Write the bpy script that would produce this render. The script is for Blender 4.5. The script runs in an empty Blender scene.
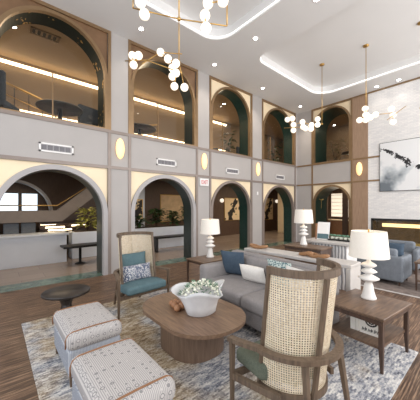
import bpy, bmesh, math, random
from mathutils import Vector, Matrix
random.seed(7)
PI = math.pi
S = bpy.context.scene
COL = S.collection
D = bpy.data

# ------------------------------------------------------------------ camera numbers (420x400 frame)
FPX, YAW, HOR, CAMH = 252.53, 0.86206, 206.14, 1.6
FW = (math.cos(YAW), math.sin(YAW)); RT = (math.sin(YAW), -math.cos(YAW))
def at(px, py, depth):
    r = (px - 210) / FPX * depth
    return Vector((FW[0]*depth + RT[0]*r, FW[1]*depth + RT[1]*r, CAMH - (py - HOR)/FPX*depth))

# room numbers
YA, XB = 6.04, 10.31          # faces of the arcade wall and the fireplace wall
ZC, ZM, ZL = 5.71, 3.355, 2.515
DA, DB = 0.50, 1.10           # depth of the arches

# ------------------------------------------------------------------ materials
def lin(c):
    c = c/255.0
    return c/12.92 if c <= 0.04045 else ((c+0.055)/1.055)**2.4
def rgb(r, g, b): return (lin(r), lin(g), lin(b), 1.0)
class NT:
    def __init__(s, name):
        s.m = D.materials.new(name); s.m.use_nodes = True
        s.t = s.m.node_tree; s.n = s.t.nodes; s.l = s.t.links
        s.b = s.n['Principled BSDF']; s.out = s.n['Material Output']
    def node(s, typ, **kw):
        n = s.n.new(typ)
        for k, v in kw.items():
            if k.startswith('i_'):
                n.inputs[k[2:].replace('_', ' ')].default_value = v
            else: setattr(n, k, v)
        return n
    def link(s, a, b): s.l.new(a, b)
    def coord(s, which='Object', scale=(1,1,1), rot=(0,0,0)):
        c = s.node('ShaderNodeTexCoord'); m = s.node('ShaderNodeMapping')
        m.inputs['Scale'].default_value = scale; m.inputs['Rotation'].default_value = rot
        s.link(c.outputs[which], m.inputs['Vector']); return m.outputs['Vector']
    def ramp(s, fac, stops):
        r = s.node('ShaderNodeValToRGB'); e = r.color_ramp.elements
        while len(e) < len(stops): e.new(0.5)
        for x, (p, c) in zip(e, stops): x.position = p; x.color = c
        s.link(fac, r.inputs['Fac']); return r.outputs['Color']
    def noise(s, vec, scale, detail=3, rough=0.5):
        n = s.node('ShaderNodeTexNoise'); n.inputs['Scale'].default_value = scale
        n.inputs['Detail'].default_value = detail; n.inputs['Roughness'].default_value = rough
        s.link(vec, n.inputs['Vector']); return n.outputs['Fac']
    def mix(s, fac, a, b, mode='MIX'):
        m = s.node('ShaderNodeMix', data_type='RGBA', blend_type=mode)
        for sock, v in ((m.inputs[0], fac), (m.inputs[6], a), (m.inputs[7], b)):
            if hasattr(v, 'links') or hasattr(v, 'is_linked'): s.link(v, sock)
            else: sock.default_value = v
        return m.outputs[2]
    def math(s, op, a, b=None, c=None):
        m = s.node('ShaderNodeMath', operation=op)
        for i, v in enumerate((a, b, c)):
            if v is None: continue
            if hasattr(v, 'is_linked'): s.link(v, m.inputs[i])
            else: m.inputs[i].default_value = v
        return m.outputs[0]
    def bump(s, h, strength=0.3, dist=0.01):
        b = s.node('ShaderNodeBump'); b.inputs['Strength'].default_value = strength
        b.inputs['Distance'].default_value = dist
        s.link(h, b.inputs['Height']); s.link(b.outputs['Normal'], s.b.inputs['Normal'])
    def set(s, **kw):
        for k, v in kw.items(): s.b.inputs[k.replace('_', ' ')].default_value = v
        return s

def plain(name, c, rough=0.5, metal=0.0, var=0.06, vs=6.0, bump=0.0, bs=60, spec=0.5):
    t = NT(name); v = t.coord()
    f = t.noise(v, vs)
    dark = tuple(x*(1-var) for x in c[:3])+(1,); lite = tuple(min(1, x*(1+var)) for x in c[:3])+(1,)
    t.link(t.ramp(f, [(0.3, dark), (0.7, lite)]), t.b.inputs['Base Color'])
    t.set(Roughness=rough, Metallic=metal, Specular_IOR_Level=spec)
    if bump: t.bump(t.noise(v, bs, 4), bump, 0.004)
    return t.m
def glow(name, c, strength, base=None):
    t = NT(name); t.set(Base_Color=base or c, Roughness=0.5, Emission_Color=c, Emission_Strength=strength)
    return t.m
def wood(name, c1, c2, axis=0, rough=0.4, scale=5.0, stretch=9.0):
    t = NT(name); sc = [stretch]*3; sc[axis] = 1.0
    v = t.coord(scale=tuple(sc))
    f = t.noise(v, scale, 6, 0.6)
    t.link(t.ramp(f, [(0.3, c1), (0.7, c2)]), t.b.inputs['Base Color'])
    t.set(Roughness=rough); t.bump(f, 0.08, 0.003); return t.m
def fabric(name, c1, c2, scale=220, rough=0.95, bump=0.4):
    t = NT(name); v = t.coord()
    f = t.noise(v, scale, 2); g = t.noise(v, 14, 3)
    a = t.ramp(f, [(0.35, c1), (0.65, c2)])
    t.link(t.mix(0.25, a, t.ramp(g, [(0.3, c1), (0.7, c2)])), t.b.inputs['Base Color'])
    t.set(Roughness=rough, Specular_IOR_Level=0.2); t.bump(f, bump, 0.002); return t.m

M = {}
M['ceiling'] = plain('ceiling paint', rgb(224,223,222), 0.75, var=0.01, vs=1.5)
M['wall'] = plain('grey wall panel', rgb(176,171,168), 0.55, var=0.03, vs=2.0)
M['trim'] = plain('taupe metal trim', rgb(140,128,121), 0.4, 0.2, var=0.05)
M['bronze'] = plain('bronze frame', rgb(148,122,92), 0.35, 0.6, var=0.08)
M['brass'] = plain('brass', rgb(196,158,96), 0.3, 0.9, var=0.05)
M['cream'] = plain('cream spandrel', rgb(246,226,192), 0.4, var=0.05, vs=3)
M['span_shaded'] = plain('shaded spandrel', rgb(132,102,76), 0.4, 0.3, var=0.12, vs=5)  # near upper spandrels: shadow and reflected tone put into the colour
M['ring'] = plain('grey arch edge', rgb(172,168,168), 0.45, var=0.03)
M['stonewhite'] = None
def brick(name, c1, c2, mort, scale, bw, bh, plane, rough=0.7, bump=0.4, mortar=0.012, offset=0.5):
    t = NT(name)
    # plane: which two object axes carry the pattern
    c = t.node('ShaderNodeTexCoord'); sep = t.node('ShaderNodeSeparateXYZ'); com = t.node('ShaderNodeCombineXYZ')
    t.link(c.outputs['Object'], sep.inputs[0])
    t.link(sep.outputs[plane[0]], com.inputs[0]); t.link(sep.outputs[plane[1]], com.inputs[1])
    b = t.node('ShaderNodeTexBrick'); b.offset = offset
    for k, v in (('Color1', c1), ('Color2', c2), ('Mortar', mort), ('Scale', scale), ('Mortar Size', mortar), ('Brick Width', bw), ('Row Height', bh)):
        b.inputs[k].default_value = v
    b.inputs['Bias'].default_value = 0.0
    t.link(com.outputs[0], b.inputs['Vector'])
    return t, b, com
t, b, com = brick('white stone mosaic', rgb(240,238,236), rgb(226,225,225), rgb(218,217,217), 1.0, 0.16, 0.05, (1, 2), mortar=0.004)
t.link(b.outputs['Color'], t.b.inputs['Base Color']); t.set(Roughness=0.6)
t.bump(t.noise(t.coord(), 40, 4), 0.5, 0.01); M['stone'] = t.m
t, b, com = brick('walnut plank floor', rgb(120,94,76), rgb(70,55,46), rgb(36,28,24), 1.0, 1.3, 0.12, (0, 1), mortar=0.003)
g = t.noise(t.coord(scale=(0.8, 20, 1)), 4.0, 6, 0.6)
t.link(t.mix(0.55, b.outputs['Color'], t.ramp(g, [(0.36, rgb(44,32,26)), (0.5, rgb(98,75,60)), (0.62, rgb(190,158,130))])), t.b.inputs['Base Color'])
t.set(Roughness=0.42, Specular_IOR_Level=0.3); t.bump(g, 0.06, 0.003); M['floor'] = t.m
t, b, com = brick('lobby tile', rgb(158,142,130), rgb(148,132,120), rgb(120,106,96), 1.0, 0.9, 0.45, (0, 1), mortar=0.004)
t.link(b.outputs['Color'], t.b.inputs['Base Color']); t.set(Roughness=0.25); M['tile'] = t.m
t = NT('green marble'); v = t.coord(); f = t.noise(v, 4.0, 8, 0.7)
t.link(t.ramp(f, [(0.35, rgb(66,88,80)), (0.6, rgb(118,138,126)), (0.75, rgb(150,164,150))]), t.b.inputs['Base Color']); t.set(Roughness=0.2); M['marble_green'] = t.m
t = NT('dark green zellige'); v = t.coord(); f = t.noise(v, 26.0, 2)
t.link(t.ramp(f, [(0.3, rgb(16,38,33)), (0.7, rgb(32,64,55))]), t.b.inputs['Base Color']); t.set(Roughness=0.28); t.bump(f, 0.25, 0.01); M['green'] = t.m
t = NT('green and gold tile'); v = t.coord(scale=(1,1,1)); vo = t.node('ShaderNodeTexVoronoi'); vo.inputs['Scale'].default_value = 22
t.link(v, vo.inputs['Vector']); f = t.noise(v, 2.2, 2)
sp = t.node('ShaderNodeSeparateColor'); t.link(vo.outputs['Color'], sp.inputs[0])
k = t.math('GREATER_THAN', t.math('ADD', sp.outputs[0], t.math('MULTIPLY', t.math('SUBTRACT', f, 0.5), 1.6)), 1.04)
t.link(t.mix(k, rgb(18,28,25), rgb(196,158,92)), t.b.inputs['Base Color']); t.link(k, t.b.inputs['Metallic']); t.set(Roughness=0.5, Specular_IOR_Level=0.15); M['green_gold'] = t.m
M['green_dark'] = plain('charcoal green tile', rgb(40,50,48), 0.3, var=0.15, vs=20)
M['brownwall'] = wood('brown lobby panel', rgb(76,56,44), rgb(96,74,58), 2, 0.5)
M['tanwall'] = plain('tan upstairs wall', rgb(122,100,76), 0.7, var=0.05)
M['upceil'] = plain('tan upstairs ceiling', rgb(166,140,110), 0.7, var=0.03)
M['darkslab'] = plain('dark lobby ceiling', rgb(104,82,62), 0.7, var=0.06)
t = NT('brown wood pilaster'); v = t.coord(scale=(10,10,0.8)); f = t.noise(v, 4, 5)
t.link(t.ramp(f, [(0.3, rgb(148,120,98)), (0.7, rgb(170,142,118))]), t.b.inputs['Base Color']); t.set(Roughness=0.5); M['pilaster'] = t.m
M['gold_strip'] = glow('warm led strip', (1.0, 0.80, 0.52, 1), 5.0)
M['cove_led'] = glow('white led cove', (1.0, 0.97, 0.93, 1), 1.35)
M['globe'] = glow('opal globe', (1.0, 0.90, 0.76, 1), 0.85)
M['shade'] = None
t = NT('linen lamp shade'); f = t.noise(t.coord(), 160, 2)
t.link(t.ramp(f, [(0.3, rgb(226,218,206)), (0.7, rgb(238,231,221))]), t.b.inputs['Base Color'])
t.set(Roughness=0.9, Emission_Color=(1.0, 0.93, 0.84, 1), Emission_Strength=0.10); M['shade'] = t.m
M['downlight'] = glow('downlight lens', (1.0, 0.97, 0.92, 1), 14.0)
M['sconce'] = glow('alabaster sconce', (1.0, 0.70, 0.34, 1), 0.9, rgb(244,214,160))
M['window'] = glow('bright window', (0.80, 0.92, 1.0, 1), 1.4)
M['plaster'] = plain('white plaster', rgb(226,222,217), 0.7, var=0.03, bump=0.3, bs=50)
M['whitecounter'] = plain('white counter', rgb(214,219,228), 0.35, var=0.05, vs=2)
M['black'] = plain('black metal', rgb(34,31,30), 0.4, 0.3, var=0.1)
M['blackwood'] = wood('ebonised wood', rgb(30,26,25), rgb(52,44,40), 2, 0.35)
M['walnut'] = wood('walnut', rgb(78,60,48), rgb(124,98,78), 0, 0.38)
M['walnut_y'] = wood('walnut top', rgb(98,76,60), rgb(140,112,90), 1, 0.36)
M['walnut_dark'] = wood('dark walnut', rgb(62,46,38), rgb(92,70,58), 2, 0.4)
M['oak_grey'] = wood('weathered oak', rgb(80,66,53), rgb(116,97,80), 2, 0.5)
M['greysofa'] = fabric('grey sofa weave', rgb(126,122,122), rgb(158,153,152))
M['bluegrey'] = fabric('blue grey weave', rgb(98,104,112), rgb(136,141,148))
M['charcoal'] = fabric('charcoal cloth', rgb(44,48,54), rgb(70,74,80))
M['teal'] = fabric('teal cloth', rgb(72,97,104), rgb(106,129,135))
M['navy'] = fabric('slate blue cloth', rgb(58,72,88), rgb(84,98,112))
M['whitecloth'] = fabric('white cloth', rgb(216,210,204), rgb(238,234,228))
M['olive'] = fabric('olive cloth', rgb(74,80,72), rgb(112,116,100))
M['leaf'] = plain('dark leaf', rgb(52,78,42), 0.4, var=0.35, vs=20)
M['leaf_lime'] = plain('lime leaf', rgb(190,186,96), 0.5, var=0.35, vs=20)
M['succulent'] = plain('succulent leaf', rgb(104,142,118), 0.5, var=0.3, vs=30)
M['blossom'] = plain('white blossom', rgb(232,232,216), 0.7, var=0.12, vs=40)
M['branch'] = plain('brown stem', rgb(86,66,46), 0.8, var=0.2)
M['rope'] = wood('carved oak', rgb(122,86,56), rgb(168,124,84), 0, 0.55, 12)
M['bead'] = wood('brown bead', rgb(140,96,66), rgb(176,128,92), 2, 0.45, 14)
M['firebox_reflect'] = plain('firebox gold reflection', rgb(104,84,60), 0.15, var=0.2)  # golden-brown reflections put into the firebox colour
M['red'] = plain('exit red', rgb(200,36,46), 0.5, var=0.02)
M['signwhite'] = plain('sign white', rgb(240,238,236), 0.5, var=0.01)
M['paper'] = plain('book paper', rgb(236,232,224), 0.8, var=0.03)
M['gold'] = plain('gold leaf', rgb(206,176,108), 0.35, 0.7, var=0.1)
M['vent_slat'] = plain('vent slat grey', rgb(118,116,120), 0.6, var=0.02)
M['vent_dark'] = plain('vent backing grey', rgb(168,166,168), 0.6, var=0.02)
M['leather'] = plain('tan leather piping', rgb(140,98,66), 0.5, var=0.1)
M['blacklens'] = plain('black ink', rgb(26,26,28), 0.6, var=0.1)
def glass():
    t = NT('clear glass'); t.n.remove(t.b)
    tr = t.node('ShaderNodeBsdfTransparent'); gl = t.node('ShaderNodeBsdfGlossy'); gl.inputs['Roughness'].default_value = 0.02
    tr.inputs['Color'].default_value = (0.97, 0.98, 0.97, 1)
    fr = t.node('ShaderNodeFresnel'); ge = t.node('ShaderNodeNewGeometry')
    t.link(t.math('ADD', 1.35, t.math('MULTIPLY', ge.outputs['Backfacing'], 1/1.35-1.35)), fr.inputs['IOR'])
    mx = t.node('ShaderNodeMixShader'); t.link(fr.outputs[0], mx.inputs[0]); t.link(tr.outputs[0], mx.inputs[1]); t.link(gl.outputs[0], mx.inputs[2])
    t.link(mx.outputs[0], t.out.inputs['Surface']); return t.m
M['glass'] = glass()
def cane():
    t = NT('woven cane'); uv = t.node('ShaderNodeUVMap')
    mp = t.node('ShaderNodeMapping'); mp.inputs['Scale'].default_value = (58, 58, 1); t.link(uv.outputs[0], mp.inputs[0])
    sx = t.node('ShaderNodeSeparateXYZ'); t.link(mp.outputs[0], sx.inputs[0])
    def tri(o): return t.math('ABSOLUTE', t.math('SUBTRACT', t.math('FRACT', o), 0.5))
    a, b = tri(sx.outputs[0]), tri(sx.outputs[1])
    d = t.math('SQRT', t.math('ADD', t.math('MULTIPLY', a, a), t.math('MULTIPLY', b, b)))
    hole = t.math('LESS_THAN', d, 0.28)
    tr = t.node('ShaderNodeBsdfTransparent')
    mx = t.node('ShaderNodeMixShader'); t.link(hole, mx.inputs[0]); t.link(t.b.outputs[0], mx.inputs[1]); t.link(tr.outputs[0], mx.inputs[2])
    t.link(mx.outputs[0], t.out.inputs['Surface'])
    f = t.noise(t.coord(), 50, 2)
    t.link(t.ramp(f, [(0.3, rgb(206,186,156)), (0.7, rgb(232,218,194))]), t.b.inputs['Base Color']); t.set(Roughness=0.6)
    return t.m
M['cane'] = cane()
def rugmat():
    t, b, com = brick('woven rug', (0,0,0,1), (1,1,1,1), (.5,.5,.5,1), 1.0, 0.055, 0.018, (0, 1), mortar=0.0015)
    v = t.coord(); big = t.noise(v, 1.3, 3, 0.5); mid = t.noise(t.coord(scale=(1, 1.6, 1)), 7, 4, 0.7); fine = t.noise(v, 60, 3, 0.7)
    sc = t.node('ShaderNodeSeparateColor'); t.link(b.outputs['Color'], sc.inputs[0])
    val = t.math('ADD', t.math('MULTIPLY', sc.outputs[0], 0.26), t.math('ADD', t.math('MULTIPLY', mid, 0.62), t.math('MULTIPLY', t.math('SUBTRACT', fine, .5), 0.55)))
    cool = t.ramp(val, [(0.24, rgb(92,94,104)), (0.38, rgb(146,148,156)), (0.50, rgb(190,188,187)), (0.64, rgb(226,222,217))])
    warm = t.ramp(val, [(0.24, rgb(120,102,82)), (0.38, rgb(166,146,120)), (0.50, rgb(196,180,156)), (0.64, rgb(224,215,202))])
    di = t.node('ShaderNodeVectorMath', operation='DISTANCE'); t.link(v, di.inputs[0]); di.inputs[1].default_value = (0.95, 3.0, 0)
    big = t.math('ADD', big, t.math('SUBTRACT', 0.10, t.math('MULTIPLY', di.outputs['Value'], 0.075)))
    t.link(t.mix(t.ramp(big, [(0.46, (0,0,0,1)), (0.58, (1,1,1,1))]), cool, warm), t.b.inputs['Base Color'])
    t.set(Roughness=1.0, Specular_IOR_Level=0.1); t.bump(val, 0.8, 0.012); return t.m
M['rug'] = rugmat()
def patterned(name, c_bg, c_ink, scale, thr=0.5, mode='dash'):
    t = NT(name); v = t.coord(scale=(scale, scale, scale))
    if mode == 'dash':   # rows of short strokes with little lozenges
        w = t.node('ShaderNodeTexWave', wave_type='BANDS', bands_direction='X'); w.inputs['Scale'].default_value = 1.1; w.inputs['Distortion'].default_value = 0.6
        t.link(v, w.inputs['Vector'])
        b = t.node('ShaderNodeTexBrick'); b.inputs['Scale'].default_value = 0.9; b.inputs['Mortar Size'].default_value = 0.09
        b.inputs['Color1'].default_value = (0.15,)*3+(1,); b.inputs['Color2'].default_value = (1,1,1,1); b.inputs['Mortar'].default_value = (0.85,)*3+(1,)
        t.link(v, b.inputs['Vector'])
        vo = t.node('ShaderNodeTexVoronoi'); vo.inputs['Scale'].default_value = 0.75; vo.inputs['Randomness'].default_value = 0.25; t.link(v, vo.inputs['Vector'])
        ink = t.math('MULTIPLY', t.math('GREATER_THAN', w.outputs['Fac'], 0.55), t.math('GREATER_THAN', vo.outputs['Distance'], 0.36))
        ring = t.math('MULTIPLY', t.math('GREATER_THAN', vo.outputs['Distance'], 0.2), t.math('LESS_THAN', vo.outputs['Distance'], 0.32))
        k = t.math('MULTIPLY', t.math('MAXIMUM', t.math('MULTIPLY', ink, .75), ring), 0.6)
    else:
        vo = t.node('ShaderNodeTexVoronoi'); vo.inputs['Scale'].default_value = 1.0; t.link(v, vo.inputs['Vector'])
        k = t.math('GREATER_THAN', vo.outputs['Distance'], thr)
    t.link(t.mix(k, c_bg, c_ink), t.b.inputs['Base Color']); t.set(Roughness=0.95, Specular_IOR_Level=0.2)
    t.bump(t.noise(t.coord(), 240, 2), 0.3, 0.002)
    return t.m
M['otto'] = patterned('dashed upholstery', rgb(194,189,186), rgb(80,80,88), 24)
M['otto_side'] = patterned('dashed upholstery daylight tint', rgb(176,179,186), rgb(88,97,114), 24)  # same cloth as the top, with bluish daylight put into the colour
M['speckle'] = patterned('speckled cloth', rgb(226,224,222), rgb(98,106,126), 60, 0.42, 'spot')
M['tealpat'] = patterned('teal leaf print', rgb(72,106,116), rgb(196,206,200), 48, 0.45, 'spot')
t = NT('ribbed white marble'); w = t.node('ShaderNodeTexWave', wave_type='BANDS', bands_direction='Y'); w.inputs['Scale'].default_value = 5; w.inputs['Distortion'].default_value = 2.5; w.inputs['Detail'].default_value = 3
t.link(t.coord(), w.inputs['Vector']); t.link(t.ramp(w.outputs['Fac'], [(0.1, rgb(150,150,154)), (0.5, rgb(214,212,212)), (1, rgb(232,230,228))]), t.b.inputs['Base Color']); t.set(Roughness=0.4); t.bump(w.outputs['Fac'], 0.4, 0.02); M['ribbed'] = t.m
M['consolestone'] = plain('pale console stone', rgb(190,185,181), 0.45, var=0.06, vs=5)

# ------------------------------------------------------------------ mesh helpers
class MB:
    def __init__(s): s.v = []; s.f = []; s.uv = {}; s.sm = []
    def add(s, vs, fs, smooth=False):
        o = len(s.v); s.v += [tuple(p) for p in vs]
        for f in fs: s.f.append(tuple(i+o for i in f)); s.sm.append(smooth)
        return s
    def box(s, x0, x1, y0, y1, z0, z1):
        v = [(x, y, z) for z in (z0, z1) for y in (y0, y1) for x in (x0, x1)]
        return s.add(v, [(0,2,3,1),(4,5,7,6),(0,1,5,4),(2,6,7,3),(0,4,6,2),(1,3,7,5)])
    def beam(s, a, b, w, h, up=(0,0,1), w2=None, h2=None):
        a, b = Vector(a), Vector(b); d = (b-a).normalized(); u = Vector(up)
        if abs(d.dot(u)) > 0.98: u = Vector((0,1,0))
        r = d.cross(u).normalized(); u = r.cross(d)
        w2 = w2 or w; h2 = h2 or h; vs = []
        for p, ww, hh in ((a, w, h), (b, w2, h2)):
            vs += [p-r*ww/2-u*hh/2, p+r*ww/2-u*hh/2, p+r*ww/2+u*hh/2, p-r*ww/2+u*hh/2]
        return s.add(vs, [(0,3,2,1),(4,5,6,7),(0,1,5,4),(1,2,6,5),(2,3,7,6),(3,0,4,7)])
    def rbox(s, c, size, r, n=5, rot=None, puff=0.0):
        hx, hy, hz = [q/2 for q in size]; r = min(r, hx, hy, hz); base = len(s.v); idx = {}
        vs = []; fs = []
        def pt(p):
            q = Vector((max(-hx+r, min(hx-r, p[0])), max(-hy+r, min(hy-r, p[1])), max(-hz+r, min(hz-r, p[2]))))
            d = Vector(p)-q
            if d.length > 1e-9: d = d.normalized()*r
            o = q+d
            if puff:
                o.z += puff*(1 if o.z > 0 else -1)*max(0, 1-(o.x/hx)**2)*max(0, 1-(o.y/hy)**2)
            if rot: o = rot @ o
            return o + Vector(c)
        def grid(h): # coordinates along one half length
            k = [-h, -h+r*0.3, -h+r*0.65, -h+r]
            m = [-h+r + (2*h-2*r)*i/n for i in range(1, n)]
            return k+m+[h-r, h-r*0.65, h-r*0.3, h]
        gx, gy, gz = grid(hx), grid(hy), grid(hz)
        def V(p):
            key = tuple(round(q, 6) for q in p)
            if key not in idx: idx[key] = len(vs); vs.append(pt(p))
            return idx[key]
        for A, B, fixed, mk in ((gx, gy, hz, lambda a, b, w: (a, b, w)), (gy, gz, hx, lambda a, b, w: (w, a, b)), (gz, gx, hy, lambda a, b, w: (b, w, a))):
            for sgn in (-1, 1):
                for i in range(len(A)-1):
                    for j in range(len(B)-1):
                        q = [V(mk(A[i], B[j], sgn*fixed)), V(mk(A[i+1], B[j], sgn*fixed)), V(mk(A[i+1], B[j+1], sgn*fixed)), V(mk(A[i], B[j+1], sgn*fixed))]
                        if sgn < 0: q.reverse()
                        if len(set(q)) == 4: fs.append(q)
        return s.add(vs, fs, True)
    def lathe(s, prof, c=(0,0,0), n=28, smooth=True, sx=1, sy=1):
        vs = []; fs = []
        for r, z in prof:
            for i in range(n):
                a = 2*PI*i/n; vs.append((c[0]+sx*r*math.cos(a), c[1]+sy*r*math.sin(a), c[2]+z))
        for k in range(len(prof)-1):
            for i in range(n):
                j = (i+1) % n; fs.append((k*n+i, k*n+j, (k+1)*n+j, (k+1)*n+i))
        if prof[0][0] > 1e-6: fs.append(tuple(range(n-1, -1, -1)))
        if prof[-1][0] > 1e-6: fs.append(tuple((len(prof)-1)*n+i for i in range(n)))
        return s.add(vs, fs, smooth)
    def sphere(s, c, r, n=16, m=10, sz=1.0):
        return s.lathe([(max(1e-4, r*math.sin(PI*k/m)), -r*sz*math.cos(PI*k/m)) for k in range(m+1)], c, n)
    def tube(s, pts, r, n=8, closed=False, r2=None):
        pts = [Vector(p) for p in pts]; vs = []; fs = []; L = len(pts); prev = None
        for k, p in enumerate(pts):
            if closed: d = pts[(k+1) % L]-pts[k-1]
            else: d = pts[min(k+1, L-1)]-pts[max(k-1, 0)]
            d.normalize()
            if prev is None:
                u = Vector((0,0,1)) if abs(d.z) < 0.9 else Vector((1,0,0)); u = (u-d*u.dot(d)).normalized()
            else: u = (prev-d*prev.dot(d)).normalized()
            prev = u; w = d.cross(u)
            rr = r if r2 is None else r+(r2-r)*k/(L-1)
            for i in range(n):
                a = 2*PI*i/n; vs.append(p+u*rr*math.cos(a)+w*rr*math.sin(a))
        for k in range(L if closed else L-1):
            for i in range(n):
                j = (i+1) % n; k2 = (k+1) % L
                fs.append((k*n+i, k*n+j, k2*n+j, k2*n+i))
        if not closed: fs.append(tuple(range(n-1, -1, -1))); fs.append(tuple((L-1)*n+i for i in range(n)))
        return s.add(vs, fs, True)
    def ribbon(s, pts, w, h, smooth=True):   # horizontal path with a rectangular section
        pts = [Vector(p) for p in pts]; L = len(pts); vs = []; fs = []
        for k, p in enumerate(pts):
            d = pts[min(k+1, L-1)]-pts[max(k-1, 0)]; d.z = 0; d.normalize(); r = Vector((d.y, -d.x, 0))
            for a, b in ((-1,-1),(1,-1),(1,1),(-1,1)): vs.append(p+r*a*w/2+Vector((0,0,b*h/2)))
        for k in range(L-1):
            for i in range(4):
                j = (i+1) % 4; fs.append((k*4+i, k*4+j, (k+1)*4+j, (k+1)*4+i))
        fs.append((3,2,1,0)); fs.append(tuple((L-1)*4+i for i in range(4)))
        return s.add(vs, fs, False)
    def prism(s, outline, z0, z1, smooth=False):
        n = len(outline); vs = [(x, y, z0) for x, y in outline]+[(x, y, z1) for x, y in outline]
        s.add(vs, [tuple(range(n-1, -1, -1)), tuple(range(n, 2*n))])
        o = len(s.v)
        return s.add(vs, [(i, (i+1) % n, (i+1) % n+n, i+n) for i in range(n)], smooth)
    def quads(s, rows, smooth=True):          # grid of points
        m = len(rows[0]); vs = [p for r in rows for p in r]
        return s.add(vs, [(i*m+j, i*m+j+1, (i+1)*m+j+1, (i+1)*m+j) for i in range(len(rows)-1) for j in range(m-1)], smooth)
    def xf(s, fn): s.v = [tuple(fn(Vector(p))) for p in s.v]; return s
    def build(s, name, mat, parent=None, loc=None, rz=0.0):
        me = D.meshes.new(name); me.from_pydata(s.v, [], s.f)
        me.polygons.foreach_set('use_smooth', s.sm); me.update()
        bm = bmesh.new(); bm.from_mesh(me); bmesh.ops.recalc_face_normals(bm, faces=bm.faces); bm.to_mesh(me); bm.free()
        me.materials.append(mat); o = D.objects.new(name, me); COL.objects.link(o)
        if parent: o.parent = parent
        if loc is not None: o.location = loc
        o.rotation_euler.z = rz
        return o
def arc(cx, cy, r, a0, a1, n=24, z=0.0):
    return [(cx+r*math.cos(a0+(a1-a0)*i/n), cy+r*math.sin(a0+(a1-a0)*i/n), z) for i in range(n+1)]
def tag(o, label, cat, group=None):
    o['label'] = label; o['category'] = cat
    if group: o['group'] = group
    return o
def thing(name, label, cat, loc=(0,0,0), rz=0.0, group=None):
    o = D.objects.new(name, None); COL.objects.link(o); o.location = loc; o.rotation_euler.z = rz
    return tag(o, label, cat, group)
def struct(o): o['kind'] = 'structure'; return o
def dup(root, label, loc=None, rz=None, group=None, name=None):
    r = root.copy(); COL.objects.link(r); r['label'] = label
    if loc is not None: r.location = loc
    if rz is not None: r.rotation_euler.z = rz
    if group: r['group'] = group
    for ch in list(root.children):
        c = ch.copy(); COL.objects.link(c); c.parent = r
        for g in list(ch.children):
            d = g.copy(); COL.objects.link(d); d.parent = c
    return r
def rounded_rect(x0, x1, y0, y1, r, n=8):
    P = []
    R4 = r if isinstance(r, tuple) else (r,)*4
    for k, (sx, sy, a) in enumerate(((1, 1, 0), (0, 1, PI/2), (0, 0, PI), (1, 0, 1.5*PI))):
        r = R4[k]; cx = x1-r if sx else x0+r; cy = y1-r if sy else y0+r
        P += [(cx+r*math.cos(a+PI/2*i/n), cy+r*math.sin(a+PI/2*i/n)) for i in range(n+1)]
    return P

# ================================================================== THE SETTING
FX0, FY0 = -3.0, -3.0
XE = 15.5; YE = 11.6
struct(MB().box(FX0, XB, FY0, YA, -0.1, 0.0).build('floor', M['floor']))
m = MB().box(FX0, XE, YA+DA, YE, -0.1, 0.0); m.box(XB+DB, XE, FY0, YA+DA, -0.1, 0.0)
struct(m.build('floor_lobby', M['tile']))
m = MB().box(FX0, XB, YA, YA+DA, -0.1, 0.004); m.box(XB, XB+DB, FY0, YA+DA, -0.1, 0.004)
struct(m.build('floor_threshold', M['marble_green']))

# ceiling with two raised trays
T1 = rounded_rect(-2.6, 4.37, -1.8, 4.76, 0.55, 10)
T2 = rounded_rect(5.53, 9.33, -1.8, 4.55, (0.65, 0.38, 0.24, 0.6), 12)
ZT = 5.98
def ceiling_mesh():
    bm = bmesh.new()
    def loop(pts, z): 
        vs = [bm.verts.new((x, y, z)) for x, y in pts]
        return vs, [bm.edges.new((vs[i], vs[(i+1) % len(vs)])) for i in range(len(vs))]
    _, e0 = loop([(FX0, FY0), (XB+0.3, FY0), (XB+0.3, YA+0.3), (FX0, YA+0.3)], ZC)
    es = list(e0)
    for T in (T1, T2): es += loop(T, ZC)[1]
    bmesh.ops.triangle_fill(bm, use_beauty=True, edges=es)
    me = D.meshes.new('ceiling'); bm.to_mesh(me); bm.free(); return me
me = ceiling_mesh(); me.materials.append(M['ceiling']); o = D.objects.new('ceiling', me); COL.objects.link(o); struct(o)
for k, T in enumerate((T1, T2)):
    n = len(T)
    m = MB(); m.add([(x, y, ZC) for x, y in T]+[(x, y, ZT) for x, y in T], [(i, (i+1) % n, n+(i+1) % n, n+i) for i in range(n)], False)
    m.add([(x, y, ZT) for x, y in T], [tuple(range(n))])
    struct(m.build('ceiling_tray', M['ceiling']))
    m = MB(); cx = sum(p[0] for p in T)/n; cy = sum(p[1] for p in T)/n
    ins = [(x+(0.012 if x < cx else -0.012), y+(0.012 if y < cy else -0.012)) for x, y in T]
    m.tube([(x, y, ZC+0.05) for x, y in ins], 0.012, 6, closed=True)
    tag(m.build('ceiling_light_strip', M['cove_led']), ['glowing white strip light round the large near ceiling tray', 'glowing white strip light round the far ceiling tray by the fireplace'][k], 'strip light')

# upstairs and downstairs lobby shells
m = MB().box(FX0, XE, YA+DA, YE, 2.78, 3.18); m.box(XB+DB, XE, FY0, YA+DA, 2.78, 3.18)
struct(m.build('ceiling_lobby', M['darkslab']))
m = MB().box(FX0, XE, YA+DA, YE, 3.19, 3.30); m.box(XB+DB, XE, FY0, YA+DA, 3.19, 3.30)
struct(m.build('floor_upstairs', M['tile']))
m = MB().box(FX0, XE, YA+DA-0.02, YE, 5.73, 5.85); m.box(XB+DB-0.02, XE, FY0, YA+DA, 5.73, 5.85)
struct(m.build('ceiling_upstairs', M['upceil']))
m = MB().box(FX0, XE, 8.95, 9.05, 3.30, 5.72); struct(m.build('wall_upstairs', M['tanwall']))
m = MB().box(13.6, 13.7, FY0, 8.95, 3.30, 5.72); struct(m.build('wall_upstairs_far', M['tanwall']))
m = MB().box(FX0, 7.7, 10.6, 10.7, 0, 2.78); struct(m.build('wall_lobby', M['brownwall']))
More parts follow.
